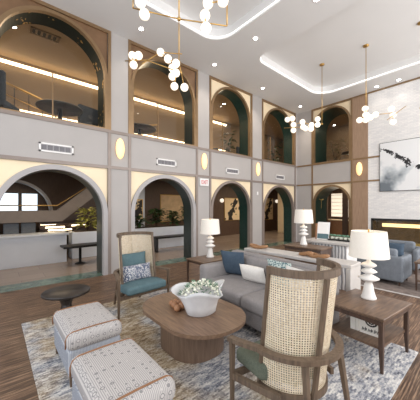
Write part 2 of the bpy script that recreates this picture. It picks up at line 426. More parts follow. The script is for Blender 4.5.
struct(MB().box(7.7, XE, 9.9, 10.0, 0, 2.78).build('wall_lobby_rear', M['brownwall']))
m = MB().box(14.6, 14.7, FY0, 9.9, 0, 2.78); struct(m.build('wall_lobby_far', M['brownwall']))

# arcade wall ------------------------------------------------------
TW = 0.07
BAYS = [(-0.04, 2.03), (2.59, 4.62), (5.22, 7.15), (7.86, 10.10)]
BAYB = (3.80, 5.30)
def mapA(p): return Vector((p.x, YA+p.y, p.z))         # u along X, depth along +Y
def mapB(p): return Vector((XB+p.y, p.x, p.z))         # u along Y, depth along +X
def slab(mp, u0, u1, z0, z1, d0, d1): return MB().box(u0, u1, d0, d1, z0, z1).xf(mp)
def arch_ring(mp, uc, zs, zb, ri, ro, d0, d1, n=36):
    P = [(uc-1*1.0, 0)]
    ins = [(uc+ri, zb)]+[(uc+ri*math.cos(PI*i/n), zs+ri*math.sin(PI*i/n)) for i in range(n+1)]+[(uc-ri, zb)]
    out = [(uc+ro, zb)]+[(uc+ro*math.cos(PI*i/n), zs+ro*math.sin(PI*i/n)) for i in range(n+1)]+[(uc-ro, zb)]
    k = len(ins); m = MB()
    V = [(u, d0, z) for u, z in ins]+[(u, d0, z) for u, z in out]+[(u, d1, z) for u, z in ins]+[(u, d1, z) for u, z in out]
    F = []
    for i in range(k-1):
        F += [(i, i+1, k+i+1, k+i), (2*k+i, 3*k+i, 3*k+i+1, 2*k+i+1), (i, 2*k+i, 2*k+i+1, i+1), (k+i, k+i+1, 3*k+i+1, 3*k+i)]
    F += [(0, k, 3*k, 2*k), (k-1, 2*k-1+2*k, 2*k-1, 2*k-1)] if False else [(0, k, 3*k, 2*k)]
    return m.add(V, F, False).xf(mp)
def spandrel(mp, u0, u1, z0, zt, uc, zs, R, d0, d1, n=36):
    m = MB(); A = [(uc+R*math.cos(PI*i/n), zs+R*math.sin(PI*i/n)) for i in range(n+1)]
    for i in range(n):
        (ua, za), (ub, zb) = A[i], A[i+1]
        V = [(ua, d, za) for d in (d0, d1)]+[(ub, d, zb) for d in (d0, d1)]+[(ub, d, zt) for d in (d0, d1)]+[(ua, d, zt) for d in (d0, d1)]
        m.add(V, [(0,2,4,6), (1,7,5,3), (0,1,3,2), (4,5,7,6)])
    return m.xf(mp)
trim_no = [0]
def trim(m, mat):
    trim_no[0] += 1; return struct(m.build('trim_%d' % trim_no[0], mat))

def bay(mp, u0, u1, depth, up_span, wide_gold, ring=0.10, ringmat='ring', reveal='green'):
    uc = (u0+u1)/2; R = (u1-u0)/2
    # lower arch
    zt = ZL-0.035; zs = zt-R-0.02
    trim(spandrel(mp, u0, u1, 0, zt, uc, zs, R, 0.03, 0.10), M['cream'])
    trim(arch_ring(mp, uc, zs, 0, R-ring, R, -0.015, 0.10), M[ringmat])
    trim(arch_ring(mp, uc, zs, 0, R-ring, R-0.02, 0.10, depth), M[reveal])
    # upper arch
    z0 = ZM+0.035; zt = ZC-0.07; zs = zt-R-0.02
    trim(spandrel(mp, u0, u1, 0, zt, uc, zs, R, 0.03, 0.10), up_span)
    trim(arch_ring(mp, uc, zs, z0, R-0.07, R, -0.015, 0.08), M['bronze'])
    trim(arch_ring(mp, uc, zs, z0, R-0.07, R-0.02, 0.08, depth), wide_gold)
    # window sill and frame
    trim(slab(mp, u0, u1, z0-0.03, z0+0.03, -0.01, depth), M['bronze'])
    trim(slab(mp, u0, u1, ZC-0.07, ZC, -0.015, 0.08), M['bronze'])
    # wall between the storeys
    return uc
wall_m = MB()
def wallslab(mp, u0, u1, z0, z1, d0=0.0, d1=0.5):
    s = MB().box(u0, u1, d0, d1, z0, z1).xf(mp); wall_m.add(s.v, s.f)
edges_ = [-0.04-0.63] 
gaps = [(-0.6, -0.04)]+[(BAYS[i][1], BAYS[i+1][0]) for i in range(3)]+[(BAYS[3][1], XB)]
for a, b in gaps: wallslab(mapA, a, b, 0, ZC)
for a, b in BAYS: wallslab(mapA, a, b, ZL, ZM)
for i, (a, b) in enumerate(BAYS):
    bay(mapA, a, b, DA, M['span_shaded'] if i < 2 else M['cream'], M['green_gold'] if i == 0 else M['green_dark' if i == 1 else 'green'], *((0.10, 'ring', 'green_dark') if i < 2 else (0.075, 'trim')))
    for u in (a, b):
        s = -1 if u == a else 1
        u_in, u_out = u, u+s*TW
        trim(slab(mapA, min(u_in, u_out), max(u_in, u_out), 0, ZM, -0.02, 0.02), M['trim'])
        trim(slab(mapA, min(u_in, u_out), max(u_in, u_out), ZM, ZC, -0.02, 0.02), M['bronze'])
wall_m.box(FX0, -0.6, YA, YA+0.5, 0, ZC)
struct(wall_m.build('wall_left', M['wall']))
for z in (ZL, ZM): trim(MB().box(FX0, XB, YA-0.022, YA+0.01, z-0.035, z+0.035), M['trim'])

# fireplace wall ---------------------------------------------------
wall_m = MB()
wallslab(mapB, BAYB[1], YA, 0, ZC, 0, DB)
wallslab(mapB, BAYB[0], BAYB[1], ZL, ZM, 0, DB)
struct(wall_m.build('wall_back', M['wall']))
bay(mapB, BAYB[0], BAYB[1], DB, M['cream'], M['green'], 0.07, 'bronze')
for u0, u1 in ((BAYB[1], BAYB[1]+0.06), (BAYB[0]-0.06, BAYB[0])):
    trim(slab(mapB, u0, u1, 0, ZC, -0.02, 0.02), M['bronze'])
struct(slab(mapB, 3.22, 3.74, 0, ZC, -0.01, DB).build('wall_back_pilaster', M['pilaster']))
FBZ0, FBZ1, FBY0, FBY1 = 0.28, 1.14, 0.3, 3.10
m = MB()
for a, b, z0, z1 in ((FY0, FBY0, 0, ZC), (FBY1, 3.22, 0, ZC), (FBY0, FBY1, 0, FBZ0), (FBY0, FBY1, FBZ1, ZC)): m.box(XB, XB+DB, a, b, z0, z1)
struct(m.build('wall_fireplace', M['stone']))
for z in (ZL, ZM):
    trim(MB().box(XB-0.022, XB, 2.86, YA, z-0.03, z+0.03), M['bronze'])
trim(MB().box(XB-0.03, XB, 2.9, 3.8, ZC-0.05, ZC), M['bronze'])
trim(MB().box(XB-0.03, XB, FY0, 2.9, ZC-0.05, ZC), M['bronze'])

# fireplace
fp = thing('fireplace', 'long black framed linear fireplace set into the white stone wall', 'fireplace', (XB, 1.7, FBZ0))
y0, y1, h = FBY0-1.7, FBY1-1.7, FBZ1-FBZ0
m = MB().box(0.5, 0.52, y0, y1, 0, h); m.box(0, 0.5, y0, y0+0.02, 0, h); m.box(0, 0.5, y1-0.02, y1, 0, h); m.box(0, 0.5, y0, y1, h-0.02, h)
m.build('firebox', M['firebox_reflect'], fp)
m = MB()
for q in ((-0.02, 0.02, y0-0.02, y0+0.03, -0.02, h+0.03), (-0.02, 0.02, y1-0.03, y1+0.02, -0.02, h+0.03), (-0.02, 0.02, y0, y1, h-0.04, h+0.03), (-0.02, 0.02, y0, y1, -0.03, 0.01)): m.box(*q)
m.build('frame', M['black'], fp)
MB().box(0.08, 0.46, y0+0.05, y1-0.05, 0.0, 0.09).build('ember_bed', M['gold'], fp)
MB().box(0.44, 0.46, y0+0.3, y1-0.2, 0.58, 0.70).build('ember_glow', glow('flame glow', (1.0, 0.72, 0.34, 1), 1.6), fp)
m = MB().box(0.05, 0.055, y0+0.03, y1-0.03, 0.01, h-0.03); m.build('glass_pane', M['glass'], fp)

# painting
pa = thing('painting', 'large white abstract painting with black branching marks above the fireplace', 'painting', (XB, 1.75, 2.95))
MB().box(-0.05, -0.01, -1.1, 1.1, -0.84, 0.84).build('frame', M['black'], pa)
t = NT('abstract ink canvas'); v = t.coord()
sep = t.node('ShaderNodeSeparateXYZ'); t.link(v, sep.inputs[0])
n1 = t.noise(v, 5.5, 6, 0.7); n2 = t.noise(v, 1.6, 3)
line = t.math('ADD', t.math('MULTIPLY', sep.outputs[1], 0.62), t.math('MULTIPLY', t.math('SUBTRACT', n2, 0.5), 0.5))
band = t.math('ABSOLUTE', t.math('SUBTRACT', sep.outputs[2], t.math('SUBTRACT', line, 0.12)))
ink = t.math('GREATER_THAN', t.math('SUBTRACT', n1, t.math('MULTIPLY', band, 1.5)), 0.44)
wash = t.ramp(t.math('ADD', n2, t.math('MULTIPLY', t.math('SUBTRACT', sep.outputs[2], sep.outputs[1]), 0.16)), [(0.16, rgb(110,118,126)), (0.30, rgb(196,202,206)), (0.40, rgb(232,233,234))])
t.link(t.mix(ink, wash, rgb(34,34,36)), t.b.inputs['Base Color']); t.set(Roughness=0.6)
MB().box(-0.055, -0.04, -1.085, 1.085, -0.825, 0.825).build('canvas', t.m, pa)

# ------------------------------------------------------------------ wall fittings
WHERE = ['left-hand', 'second', 'third', 'fourth']
ORD = ['nearest big arch', 'second arch from the left', 'third arch from the left', 'fourth arch, by the room corner']
for i, (a, b) in enumerate(BAYS):
    uc = (a+b)/2; w = 0.62
    v = thing('air_vent', 'white slotted air vent on the grey band above the '+ORD[i], 'vent', (uc, YA, 2.79), 0, 'vents above the arches')
    m = MB()
    for q in ((-w/2, w/2, -0.02, 0, -0.09, -0.06), (-w/2, w/2, -0.02, 0, 0.06, 0.09), (-w/2, -w/2+0.035, -0.02, 0, -0.09, 0.09), (w/2-0.035, w/2, -0.02, 0, -0.09, 0.09)): m.box(*q)
    m.build('frame', M['signwhite'], v)
    MB().box(-w/2, w/2, -0.004, 0, -0.08, 0.08).build('backing', M['vent_dark'], v)
    for k in range(5):
        MB().box(-w/2+0.045+k*0.107, -w/2+0.13+k*0.107, -0.014, -0.004, -0.045, 0.045).build('slat', M['vent_slat'], v)
def sconce(loc, rz, label):
    s = thing('wall_sconce', label, 'wall light', loc, rz, 'oval glowing wall sconces')
    MB().rbox((0, -0.015, 0), (0.12, 0.03, 0.3), 0.012, 2).build('back_plate', M['brass'], s)
    m = MB(); rows = []
    for i in range(13):
        zz = -0.25+0.5*i/12; rr = 0.105*math.sqrt(max(0.0004, 1-(zz/0.252)**2))
        rows.append([(rr*math.cos(PI+PI*j/10), -0.03+0.75*rr*math.sin(PI+PI*j/10), zz) for j in range(11)])
    m.quads(rows); m.build('shade', M['sconce'], s)
for i, x in enumerate((2.31, 4.92, 7.52)):
    sconce((x, YA, 2.98), 0, 'glowing oval sconce on the grey column '+['between the first and second arches', 'above the exit sign', 'between the third and fourth arches'][i])
sconce((XB-0.01, 3.5, 2.98), -PI/2, 'glowing oval sconce on the brown wood pilaster beside the painting')
ex = thing('exit_sign', 'small white exit sign with red letters on the grey column', 'sign', (4.92, YA, 2.33))
MB().rbox((0, -0.025, 0), (0.34, 0.05, 0.22), 0.01, 2).build('housing', M['signwhite'], ex)
cu = D.curves.new('lettering', 'FONT'); cu.body = 'EXIT'; cu.size = 0.15; cu.align_x = 'CENTER'; cu.align_y = 'CENTER'; cu.extrude = 0.003
to = D.objects.new('lettering', cu); COL.objects.link(to); to.parent = ex; to.location = (0, -0.053, 0); to.rotation_euler = (PI/2, 0, 0); cu.materials.append(M['red']); to.scale = (0.85, 1.15, 1)
bpy.context.view_layer.update()
lm = D.meshes.new_from_object(to.evaluated_get(bpy.context.evaluated_depsgraph_get()))
D.objects.remove(to); to = D.objects.new('lettering', lm); COL.objects.link(to); to.parent = ex; to.location = (0, -0.053, 0); to.rotation_euler = (PI/2, 0, 0); to.scale = (0.85, 1.15, 1)
sw = tag(MB().rbox((0, -0.01, 0), (0.08, 0.02, 0.12), 0.008, 2).build('wall_switch', M['signwhite'], None, (7.52, YA, 2.08)), 'small white wall device on the column between the third and fourth arches', 'switch')

# upper glazing
for i, (a, b) in enumerate(BAYS):
    o = slab(mapA, a+0.07, b-0.07, ZM+0.06, ZC-0.10, DA-0.03, DA-0.018).build('window_%d' % (i+1), M['glass']); struct(o)
    m = slab(mapA, (a+b)/2-0.012, (a+b)/2+0.012, ZM+0.06, 4.55, DA-0.04, DA-0.008); trim(m, M['bronze'])
    m = slab(mapA, a, b, ZM+0.03, ZM+0.10, DA-0.05, DA); trim(m, M['brass'])
struct(slab(mapB, BAYB[0]+0.07, BAYB[1]-0.07, ZM+0.06, ZC-0.1, DB-0.03, DB-0.018).build('window_5', M['glass']))
trim(slab(mapB, BAYB[0], BAYB[1], ZM+0.03, ZM+0.10, DB-0.05, DB), M['brass'])

# ------------------------------------------------------------------ lights in the ceilings
def downlight(x, y, z, label, cat='downlight', group='recessed ceiling downlights'):
    d = thing('downlight', label, 'downlight', (x, y, z), 0, group)
    MB().lathe([(0.052, -0.004), (0.075, -0.006), (0.078, 0.0)], n=20).build('bezel', M['signwhite'], d)
    MB().lathe([(0.0001, -0.007), (0.052, -0.007)], n=20).build('lens', M['downlight'], d)
    return d
for x, y, l in ((2.6, 5.48, 'nearest the first upper arch'), (4.87, 5.48, 'between the second and third upper arches'), (7.12, 5.48, 'above the third upper arch'), (9.6, 5.48, 'close to the room corner'),
                (4.87, 3.97, 'between the two trays, nearer the arcade'), (4.87, 2.43, 'between the two trays at the top edge'), (10.0, 2.86, 'over the stone wall nearer the pilaster'), (10.0, 2.24, 'over the stone wall nearest the right edge')):
    downlight(x, y, ZC, 'recessed downlight in white ceiling '+l)

# ------------------------------------------------------------------ chandeliers
def chandelier(name_loc, zt, depth, centre_px, globes, arms, label, r=0.072):
    c = at(centre_px[0], centre_px[1], depth)
    ch = thing('chandelier', label, 'chandelier', c, 0, 'brass globe chandeliers')
    MB().lathe([(0.07, zt-c.z), (0.07, zt-c.z-0.03), (0.02, zt-c.z-0.045)], n=20).build('canopy', M['brass'], ch)
    MB().tube([(0, 0, 0), (0, 0, zt-c.z-0.03)], 0.009, 8).build('rod', M['brass'], ch)
    MB().sphere((0, 0, 0), 0.028, 12, 8).build('hub', M['brass'], ch)
    pts = []
    for i, (px, py, dd) in enumerate(globes):
        p = at(px, py, depth+dd)-c; pts.append(p)
        MB().sphere(p, r, 20, 12).build('globe', M['globe'], ch)
    for a, b in arms:
        pa_ = pts[a] if isinstance(a, int) else (Vector((0, 0, 0)) if a is None else at(a[0], a[1], depth+a[2])-c)
        pb_ = pts[b] if isinstance(b, int) else (Vector((0, 0, 0)) if b is None else at(b[0], b[1], depth+b[2])-c)
        MB().tube([pa_, pb_], 0.009, 8).build('arm', M['brass'], ch)
    return ch
chandelier(None, 5.98, 3.45, (179, 19), [(140.5, 2, -.1), (144.5, 14.5, .05), (208, 3, .05), (223, 1, -.05), (205, 15.5, .1), (206, 28, .0)],
    [((133, -4, .05), (133, 8, .05)), ((133, 8, .05), None), (None, (227, 26, 0)), ((227, 26, 0), (227, -6, 0)), (1, (144.5, 10, 0)), (4, 5), (4, 2), (2, 3), (0, 1)],
    'brass chandelier with glowing globes at the top edge, nearest one')
chandelier(None, 5.98, 4.67, (179, 62), [(132.4, 55.6, .1), (138.6, 55.6, -.05), (133.6, 65, 0), (160.6, 52.4, .1), (168, 59, 0), (176, 63.4, -.08), (172.4, 68, .05), (176, 73, 0), (172.4, 76.4, .1), (174.4, 86.4, .05), (184.4, 87.4, -.05)],
    [((125, 61, .05), (146, 60, 0)), ((146, 60, 0), (182, 73, 0)), ((142, 64, 0), (160, 52.4, .1)), (3, (182, 54, 0)), (3, 4), (4, 5), (None, (182, 76, 0)), ((182, 76, 0), 10), (7, 9), (6, 8), (0, 2), (1, 2), (5, 7)],
    'brass chandelier with glowing globes hanging before the second upper arch')
chandelier(None, 5.98, 7.8, (322, 124), [(287.4, 119.6, .1), (292.4, 118.6, -.1), (293.4, 124.8, 0), (293.4, 130.4, .1), (302.4, 122, 0), (303, 127, -.1), (305.6, 128.6, .1), (311.4, 125, 0), (311, 129, -.1), (317.6, 119.2, .05), (317.6, 124.8, 0)],
    [(None, 10), (10, 9), (10, 7), (7, 4), (4, 2), (2, 3), (2, 1), (0, 1), ((284, 128, 0), 5), (5, 6), (7, 8)],
    'brass chandelier with glowing globes hanging before the arch in the corner', 0.082)
chandelier(None, 5.98, 6.88, (366, 113), [(365, 108.6, .06), (365.6, 114.6, -.1), (359.4, 120.2, 0), (365.6, 120, .1), (370, 117.6, 0), (375.6, 114.6, .05), (391.4, 109, 0), (393, 115, .1), (393, 122, -.05)],
    [(None, 0), (None, 1), (1, 3), (3, 2), (1, 4), (4, 5), (5, (392, 113, 0)), ((387, 120, 0), (406, 106, 0)), (6, 7), (7, 8)],
    'brass chandelier with glowing globes hanging before the white stone wall', 0.078)
chandelier(None, 5.98, 6.02, (421, 108), [(434, 110, 0), (440, 104, .1), (436, 118, 0), (452, 110, 0)], [(None, 0), (0, 1), (0, 2), (0, 3)],
    'brass ceiling canopy and rod of the chandelier at the photo edge', 0.075)

# ================================================================== FURNITURE
# rugs
rg = MB().rbox((1.898, 2.425, 0.008), (3.225, 3.63, 0.016), 0.006, 2)
tag(rg.build('area_rug', M['rug']), 'large pale woven area rug with grey and tan flecks under the coffee table', 'rug')
r2 = thing('area_rug', 'dark striped rug with pale border under the blue grey armchair', 'rug', (7.3, 1.2, 0))
MB().rbox((0, 0, 0.006), (3.4, 3.2, 0.012), 0.005, 2).build('border', M['consolestone'], r2)
MB().rbox((0, 0, 0.009), (3.3, 3.1, 0.012), 0.005, 2).build('field', plain('dark rug field', rgb(120,108,102), 1.0, var=0.3, vs=10), r2)

RUGZ = 0.016
# coffee table
ct = thing('coffee_table', 'low walnut coffee table with rounded corners and drum base on rug', 'coffee table', (1.735, 2.345, RUGZ))
MB().prism(rounded_rect(-0.455, 0.455, -0.655, 0.655, 0.43, 14), 0.37, 0.405).build('tabletop', M['walnut_y'], ct)
MB().prism(rounded_rect(-0.315, 0.315, -0.37, 0.37, 0.28, 14), 0.0, 0.37, False).build('base', wood('walnut drum', rgb(104,84,70), rgb(132,108,90), 2, 0.45), ct)

# bowl on the table
CTZ = RUGZ+0.405
bw = thing('planter_bowl', 'white wavy ceramic bowl filled with small white flowers on coffee table', 'planter', (1.76, 2.20, CTZ))
bw.scale = (1.12, 1.12, 1.12)
prof = []
N = 40; rows = []
levels = [(0.0, 0.12, 0), (0.01, 0.135, 0), (0.08, 0.155, .1), (0.15, 0.18, .3), (0.20, 0.205, .7), (0.235, 0.23, 1.0), (0.225, 0.215, 1.0), (0.18, 0.18, .6), (0.1, 0.14, .2)]
for z, r, w in levels:
    row = []
    for i in range(N+1):
        a = 2*PI*i/N; k = w*(0.035*math.sin(3*a+0.6)+0.02*math.sin(5*a+2))
        row.append(((r+k)*1.15*math.cos(a), (r+k)*0.92*math.sin(a), z+w*0.035*math.sin(3*a+1.9)))
    rows.append(row)
m = MB().quads(rows); m.add([rows[0][i] for i in range(N)], [tuple(range(N))]); m.add([rows[-1][i] for i in range(N)], [tuple(range(N))])
m.build('bowl', plain('white ceramic', rgb(214,213,214), 0.5, var=0.08, vs=9), bw)
m = MB(); fl = MB()
for i in range(240):
    a = random.uniform(0, 2*PI); rr = 0.19*math.sqrt(random.random()); h = 0.17+0.13*(1-(rr/0.2)**2)*random.uniform(.5, 1.1)
    x, y = rr*1.1*math.cos(a), rr*0.9*math.sin(a)
    if i % 2:
        d = Vector((math.cos(a), math.sin(a), random.uniform(.3, 1.2))).normalized(); p = Vector((x, y, h)); s = Vector((-math.sin(a), math.cos(a), 0))*0.012
        q = p+d*0.05; m.add([p-s*.3, p+d*.025-s, q, p+d*.025+s], [(0,1,2,3)])
    else: fl.sphere((x, y, h+0.012), random.uniform(.009, .016), 6, 5)
m.build('foliage', M['succulent'], bw); fl.build('blossom', M['blossom'], bw)['kind'] = 'stuff'
# bead garland
beads = [(1.585, 2.47, .042), (1.635, 2.40, .042), (1.56, 2.385, .038), (1.66, 2.50, .036), (1.60, 2.56, .034), (1.67, 2.58, .032)]
bg = thing('bead_garland', 'string of brown wooden beads lying beside the white bowl', 'ornament', (1.61, 2.47, CTZ))
for x, y, r in beads: MB().sphere((x-1.61, y-2.47, r), r, 14, 9).build('bead', M['bead'], bg)
MB().tube([(x-1.61, y-2.47, r) for x, y, r in (beads[2], beads[0], beads[1], beads[3], beads[5], beads[4])], 0.004, 6).build('cord', M['branch'], bg)

# barrel back cane armchairs
def armchair(label, loc, rz, seatmat, group='cane barrel armchairs'):
    c = thing('cane_armchair', label, 'armchair', loc, rz)
    R = 0.28; H = 1.105; LEAN = 0.12
    def ap(a, r, z, lean=False): a = math.radians(a); return (r*math.sin(a), -r*math.cos(a)-((z-.55)*LEAN if lean else 0), z)
    m = MB(); rows = []; na = 40; nz = 16
    for i in range(nz+1):
        z = 0.24+(H-0.24)*i/nz; rows.append([ap(-92+184*j/na, R, z, True) for j in range(na+1)])
    m.quads(rows); pan = m.build('cane_panel', M['cane'], c)
    uvl = pan.data.uv_layers.new(name='UVMap')
    for li, lp in enumerate(pan.data.loops):
        v = pan.data.vertices[lp.vertex_index].co; a = math.atan2(v.x, -v.y)
        uvl.data[li].uv = (a*R, v.z)
    MB().ribbon([ap(-97+194*i/36, R, H+0.022, True) for i in range(37)], 0.034, 0.05).build('top_rail', M['oak_grey'], c)
    MB().ribbon([ap(-94+188*i/36, R, 0.25, True) for i in range(37)], 0.034, 0.05).build('lower_rail', M['oak_grey'], c)
    for a in (-93, -12, 93):
        q_ = R+(0.004 if abs(a) > 50 else 0.022); MB().beam(ap(a, q_, 0.22, True), ap(a, q_, H, True), 0.026, 0.028, up=ap(a, 1, 0)).build('stile', M['oak_grey'], c)
    # arm loop
    P = [(-0.435, 0.23, .55), (-0.41, 0.15, .552), (-0.375, 0.06, .555)]+[ap(-88+176*i/28, 0.345, .558) for i in range(29)]+[(0.375, 0.06, .555), (0.41, 0.15, .552), (0.435, 0.23, .55)]
    MB().ribbon(P, 0.055, 0.032).build('arm_rail', M['oak_grey'], c)
    for sx in (-1, 1):
        MB().beam((sx*0.425, 0.205, 0.0), (sx*0.425, 0.205, .54), 0.024, 0.024, w2=0.036, h2=0.036).build('leg', M['oak_grey'], c)
        p = ap(sx*33, 0.42, 0); q = ap(sx*33, 0.34, .545)
        MB().beam(p, q, 0.024, 0.024, w2=0.036, h2=0.036).build('leg', M['oak_grey'], c)
        MB().beam((sx*0.425, 0.205, .27), ap(sx*60, 0.33, .27), 0.028, 0.05).build('side_rail', M['oak_grey'], c)
    MB().beam((-0.425, 0.205, .27), (0.425, 0.205, .27), 0.028, 0.05).build('seat_rail', M['oak_grey'], c)
    sc = MB().rbox((0, 0.05, 0.36), (0.66, 0.50, 0.11), 0.035, 5, puff=0.015)
    def fit(p):
        if p.y < 0: 
            k = math.sqrt(max(0.05, 1-(p.y/0.27)**2)) if abs(p.y) < 0.27 else 0.25
            lim = max(0.06, math.sqrt(max(0.0, 0.215**2-min(p.y, 0)**2)))
            t_ = min(1, -p.y/0.05); w = 0.33*(1-t_)+lim*t_
            p.x = max(-w, min(w, p.x)); p.y = max(p.y, -0.19)
        return p
    sc.xf(fit).build('seat_cushion', seatmat, c)
    return c
ch1 = armchair('cane barrel armchair seen from behind, nearest seat at the rug corner', (1.794, 1.105, RUGZ), math.radians(-10), M['olive'])
ch2 = armchair('cane barrel armchair with teal seat facing the camera beyond the coffee table', (1.74, 3.765, RUGZ), math.radians(185), M['teal'])
# its cushions (loose)
def pillow(name, label, loc, size, mat, tilt=20, rz=0, group=None, cat='cushion'):
    w, d, h = size; m = MB(); n = 14; rows_f = []; 
    def sh(u, v, s):
        fx = 1-abs(u)**2.6; fz = 1-abs(v)**2.6
        t_ = d/2*max(0.0, fx*fz)**0.5
        pinch = 1-0.06*(1-abs(v)**2)*0-0.05*(abs(u*v))*0
        x = w/2*u*(1-0.05*(1-v*v)); z = h/2*v*(1-0.05*(1-u*u))
        return Vector((x, s*t_, z))
    R_ = Matrix.Rotation(math.radians(tilt), 3, 'X')
    for s in (-1, 1):
        m.quads([[R_ @ sh(-1+2*i/n, -1+2*j/n, s) for i in range(n+1)] for j in range(n+1)])
    o = m.build(name, mat, None, loc, rz); return tag(o, label, cat, group)
zz = RUGZ
pillow('cushion', 'solid teal back cushion in the far cane armchair', (1.725, 3.935, zz+.69), (0.48, 0.14, 0.27), M['teal'], -8, math.radians(5))
pillow('cushion', 'speckled white lumbar cushion in front of the teal one in far armchair', (1.735, 3.80, zz+.535), (0.50, 0.13, 0.25), M['speckle'], -12, math.radians(5))

# ottomans
def ottoman(label, loc, rz=0):
    o = thing('ottoman', label, 'ottoman', loc, rz, None)
    MB().rbox((0, 0, 0.20), (0.46, 0.72, 0.24), 0.03, 4).build('base', M['otto_side'], o)
    m = MB().rbox((0, 0, 0.385), (0.49, 0.76, 0.15), 0.06, 6, puff=0.012); m.build('cushion_top', M['otto'], o)
    for y in (-0.31, 0.31):
        MB().tube([(-0.247, y, .33), (-0.247, y, .40), (-0.232, y, .44), (-0.19, y, .462), (-0.1, y, .466), (0, y, .468), (0.1, y, .466), (0.19, y, .462), (0.232, y, .44), (0.247, y, .40), (0.247, y, .33)], 0.007, 8).build('piping', M['leather'], o)
    for sx in (-1, 1):
        for sy in (-1, 1): MB().beam((sx*0.20, sy*0.33, 0), (sx*0.20, sy*0.33, .13), 0.03, 0.03, w2=0.042, h2=0.042).build('leg', M['oak_grey'], o)
    return o
ot = ottoman('pale dash-patterned ottoman farther from the camera, in front of the black pedestal table', (0.725, 2.81, RUGZ))
dup(ot, 'pale dash-patterned ottoman nearest the camera at the bottom edge', (0.675, 1.765, RUGZ))

# pedestal table
pt = thing('pedestal_table', 'small round black pedestal table on the far left corner of the rug', 'side table', (0.79, 4.06, RUGZ), 0)
MB().lathe([(0.0001, .345), (.29, .345), (.308, .355), (.308, .375), (.298, .385), (0.0001, .385)], n=40).build('tabletop', M['blackwood'], pt)
MB().lathe([(.15, 0), (.15, .02), (.125, .06), (.075, .15), (.065, .19), (.085, .25), (.135, .32), (.15, .345)], n=10, smooth=False).build('pedestal', M['blackwood'], pt)

# sofa
sf = thing('sofa', 'long grey upholstered sofa with loose cushions on the rug', 'sofa', (2.84, 2.28, 0), math.radians(-3.5))
g = M['greysofa']
MB().rbox((0.02, 0, 0.21), (0.88, 1.84, 0.22), 0.03, 6).build('base', g, sf)
MB().rbox((0.40, 0, 0.455), (0.18, 1.86, 0.73), 0.05, 6).build('backrest', g, sf)
for y in (0.845, -0.845):
    MB().rbox((0.04, y, 0.385), (0.82, 0.18, 0.55), 0.05, 5).build('armrest', g, sf)
for y0, y1 in ((-0.755, -0.105), (-0.10, 0.755)):
    MB().rbox((-0.06, (y0+y1)/2, 0.38), (0.80, y1-y0, 0.17), 0.055, 6, puff=0.015).build('seat_cushion', g, sf)
    MB().rbox((0.285, (y0+y1)/2, 0.62), (0.13, y1-y0, 0.33), 0.055, 6, rot=Matrix.Rotation(math.radians(6), 3, 'Y')).build('back_cushion', g, sf)
for sx in (-0.36, 0.42):
    for sy in (-0.85, 0.85): MB().beam((sx, sy, RUGZ), (sx, sy, .11), 0.035, 0.035, w2=0.05, h2=0.05).build('leg', M['walnut_dark'], sf)
def spill(label, x, y, z, size, mat, tilt, rz):
    return pillow('throw_pillow', label, (x, y, z), size, mat, tilt, rz, 'throw pillows on the grey sofa')
spill('slate blue square throw pillow leaning at the left end of grey sofa', 2.98, 2.89, .67, (0.42, .14, 0.42), M['navy'], 16, math.radians(-72))
spill('plain cream lumbar pillow beside the slate blue pillow on sofa', 2.93, 2.44, .595, (0.44, .15, 0.27), M['whitecloth'], 22, math.radians(-85))
spill('teal leaf-print throw pillow on the sofa behind the cane chair rail', 3.00, 2.00, .665, (0.42, .14, 0.40), M['tealpat'], 16, math.radians(-96))
spill('white throw pillow poking up behind the cane chair rail on sofa', 2.93, 1.68, .65, (0.38, .14, 0.38), M['whitecloth'], 20, math.radians(-104))

# side tables and lamps
def lamp(label, loc, s=1.0):
    l = thing('table_lamp', label, 'table lamp', loc, 0, 'white sculptural table lamps')
    P = [(.085, 0), (.088, .015), (.075, .04), (.06, .10), (.05, .17), (.035, .20), (.06, .215), (.115, .245), (.118, .255), (.06, .285), (.032, .30), (.06, .315), (.095, .335), (.06, .36), (.03, .375), (.07, .395), (.088, .41), (.088, .42), (.06, .44), (.03, .455), (.022, .47), (.022, .50)]
    P = [(r*s*0.9, z*s*0.92) for r, z in P]
    MB().lathe(P, n=32).build('base', M['plaster'], l)
    z0, z1 = .475*s, .765*s
    m = MB().lathe([(.202*s, z0), (.176*s, z1)], n=40); m.f = m.f[:-2]; m.sm = m.sm[:-2]
    m.lathe([(.172*s, z1), (.198*s, z0)], n=40); m.f = m.f[:-2]; m.sm = m.sm[:-2]
    m.build('lamp_shade', M['shade'], l)
    MB().lathe([(.014, z0-.01), (.014, z1-.04), (.008, z1+.005), (.012, z1+.018), (.0005, z1+.025)], n=12).build('finial', M['brass'], l)
    MB().sphere((0, 0, z0+.12*s), .04*s, 14, 9).build('bulb', glow('warm bulb', (1.0, .8, .55, 1), 12.0), l)
    for k in range(3):
        a = 2*PI*k/3; MB().tube([(0, 0, z1-.02), (.173*s*math.cos(a), .173*s*math.sin(a), z1-.02)], .003, 6).build('spoke', M['brass'], l)
    return l
st = thing('side_table', 'walnut side table with lower shelf at the rug edge, lamp on top', 'side table', (3.125, 0.985, 0), math.radians(-6))
MB().rbox((0, 0, .535), (.72, .60, .03), .008, 3).build('tabletop', M['walnut'], st)
MB().box(-.32, .32, -.255, .255, .235, .26).build('shelf', M['walnut'], st)
for sx in (-1, 1):
    for sy in (-1, 1):
        MB().beam((sx*.312, sy*.265, RUGZ), (sx*.308, sy*.258, .24), .022, .022, w2=.038, h2=.038).beam((sx*.308, sy*.258, .24), (sx*.31, sy*.26, .52), .038, .038, w2=.04, h2=.04).build('leg', M['walnut_dark'], st)
m = MB()
for y in (-.27, .27): m.beam((-.33, y, .495), (.33, y, .495), .02, .05)
for x in (-.33, .33): m.beam((x, -.27, .495), (x, .27, .495), .02, .05)
m.build('apron', M['walnut_dark'], st)
lamp('large white lamp on the near walnut side table', (3.25, 1.01, .55), 1.0)
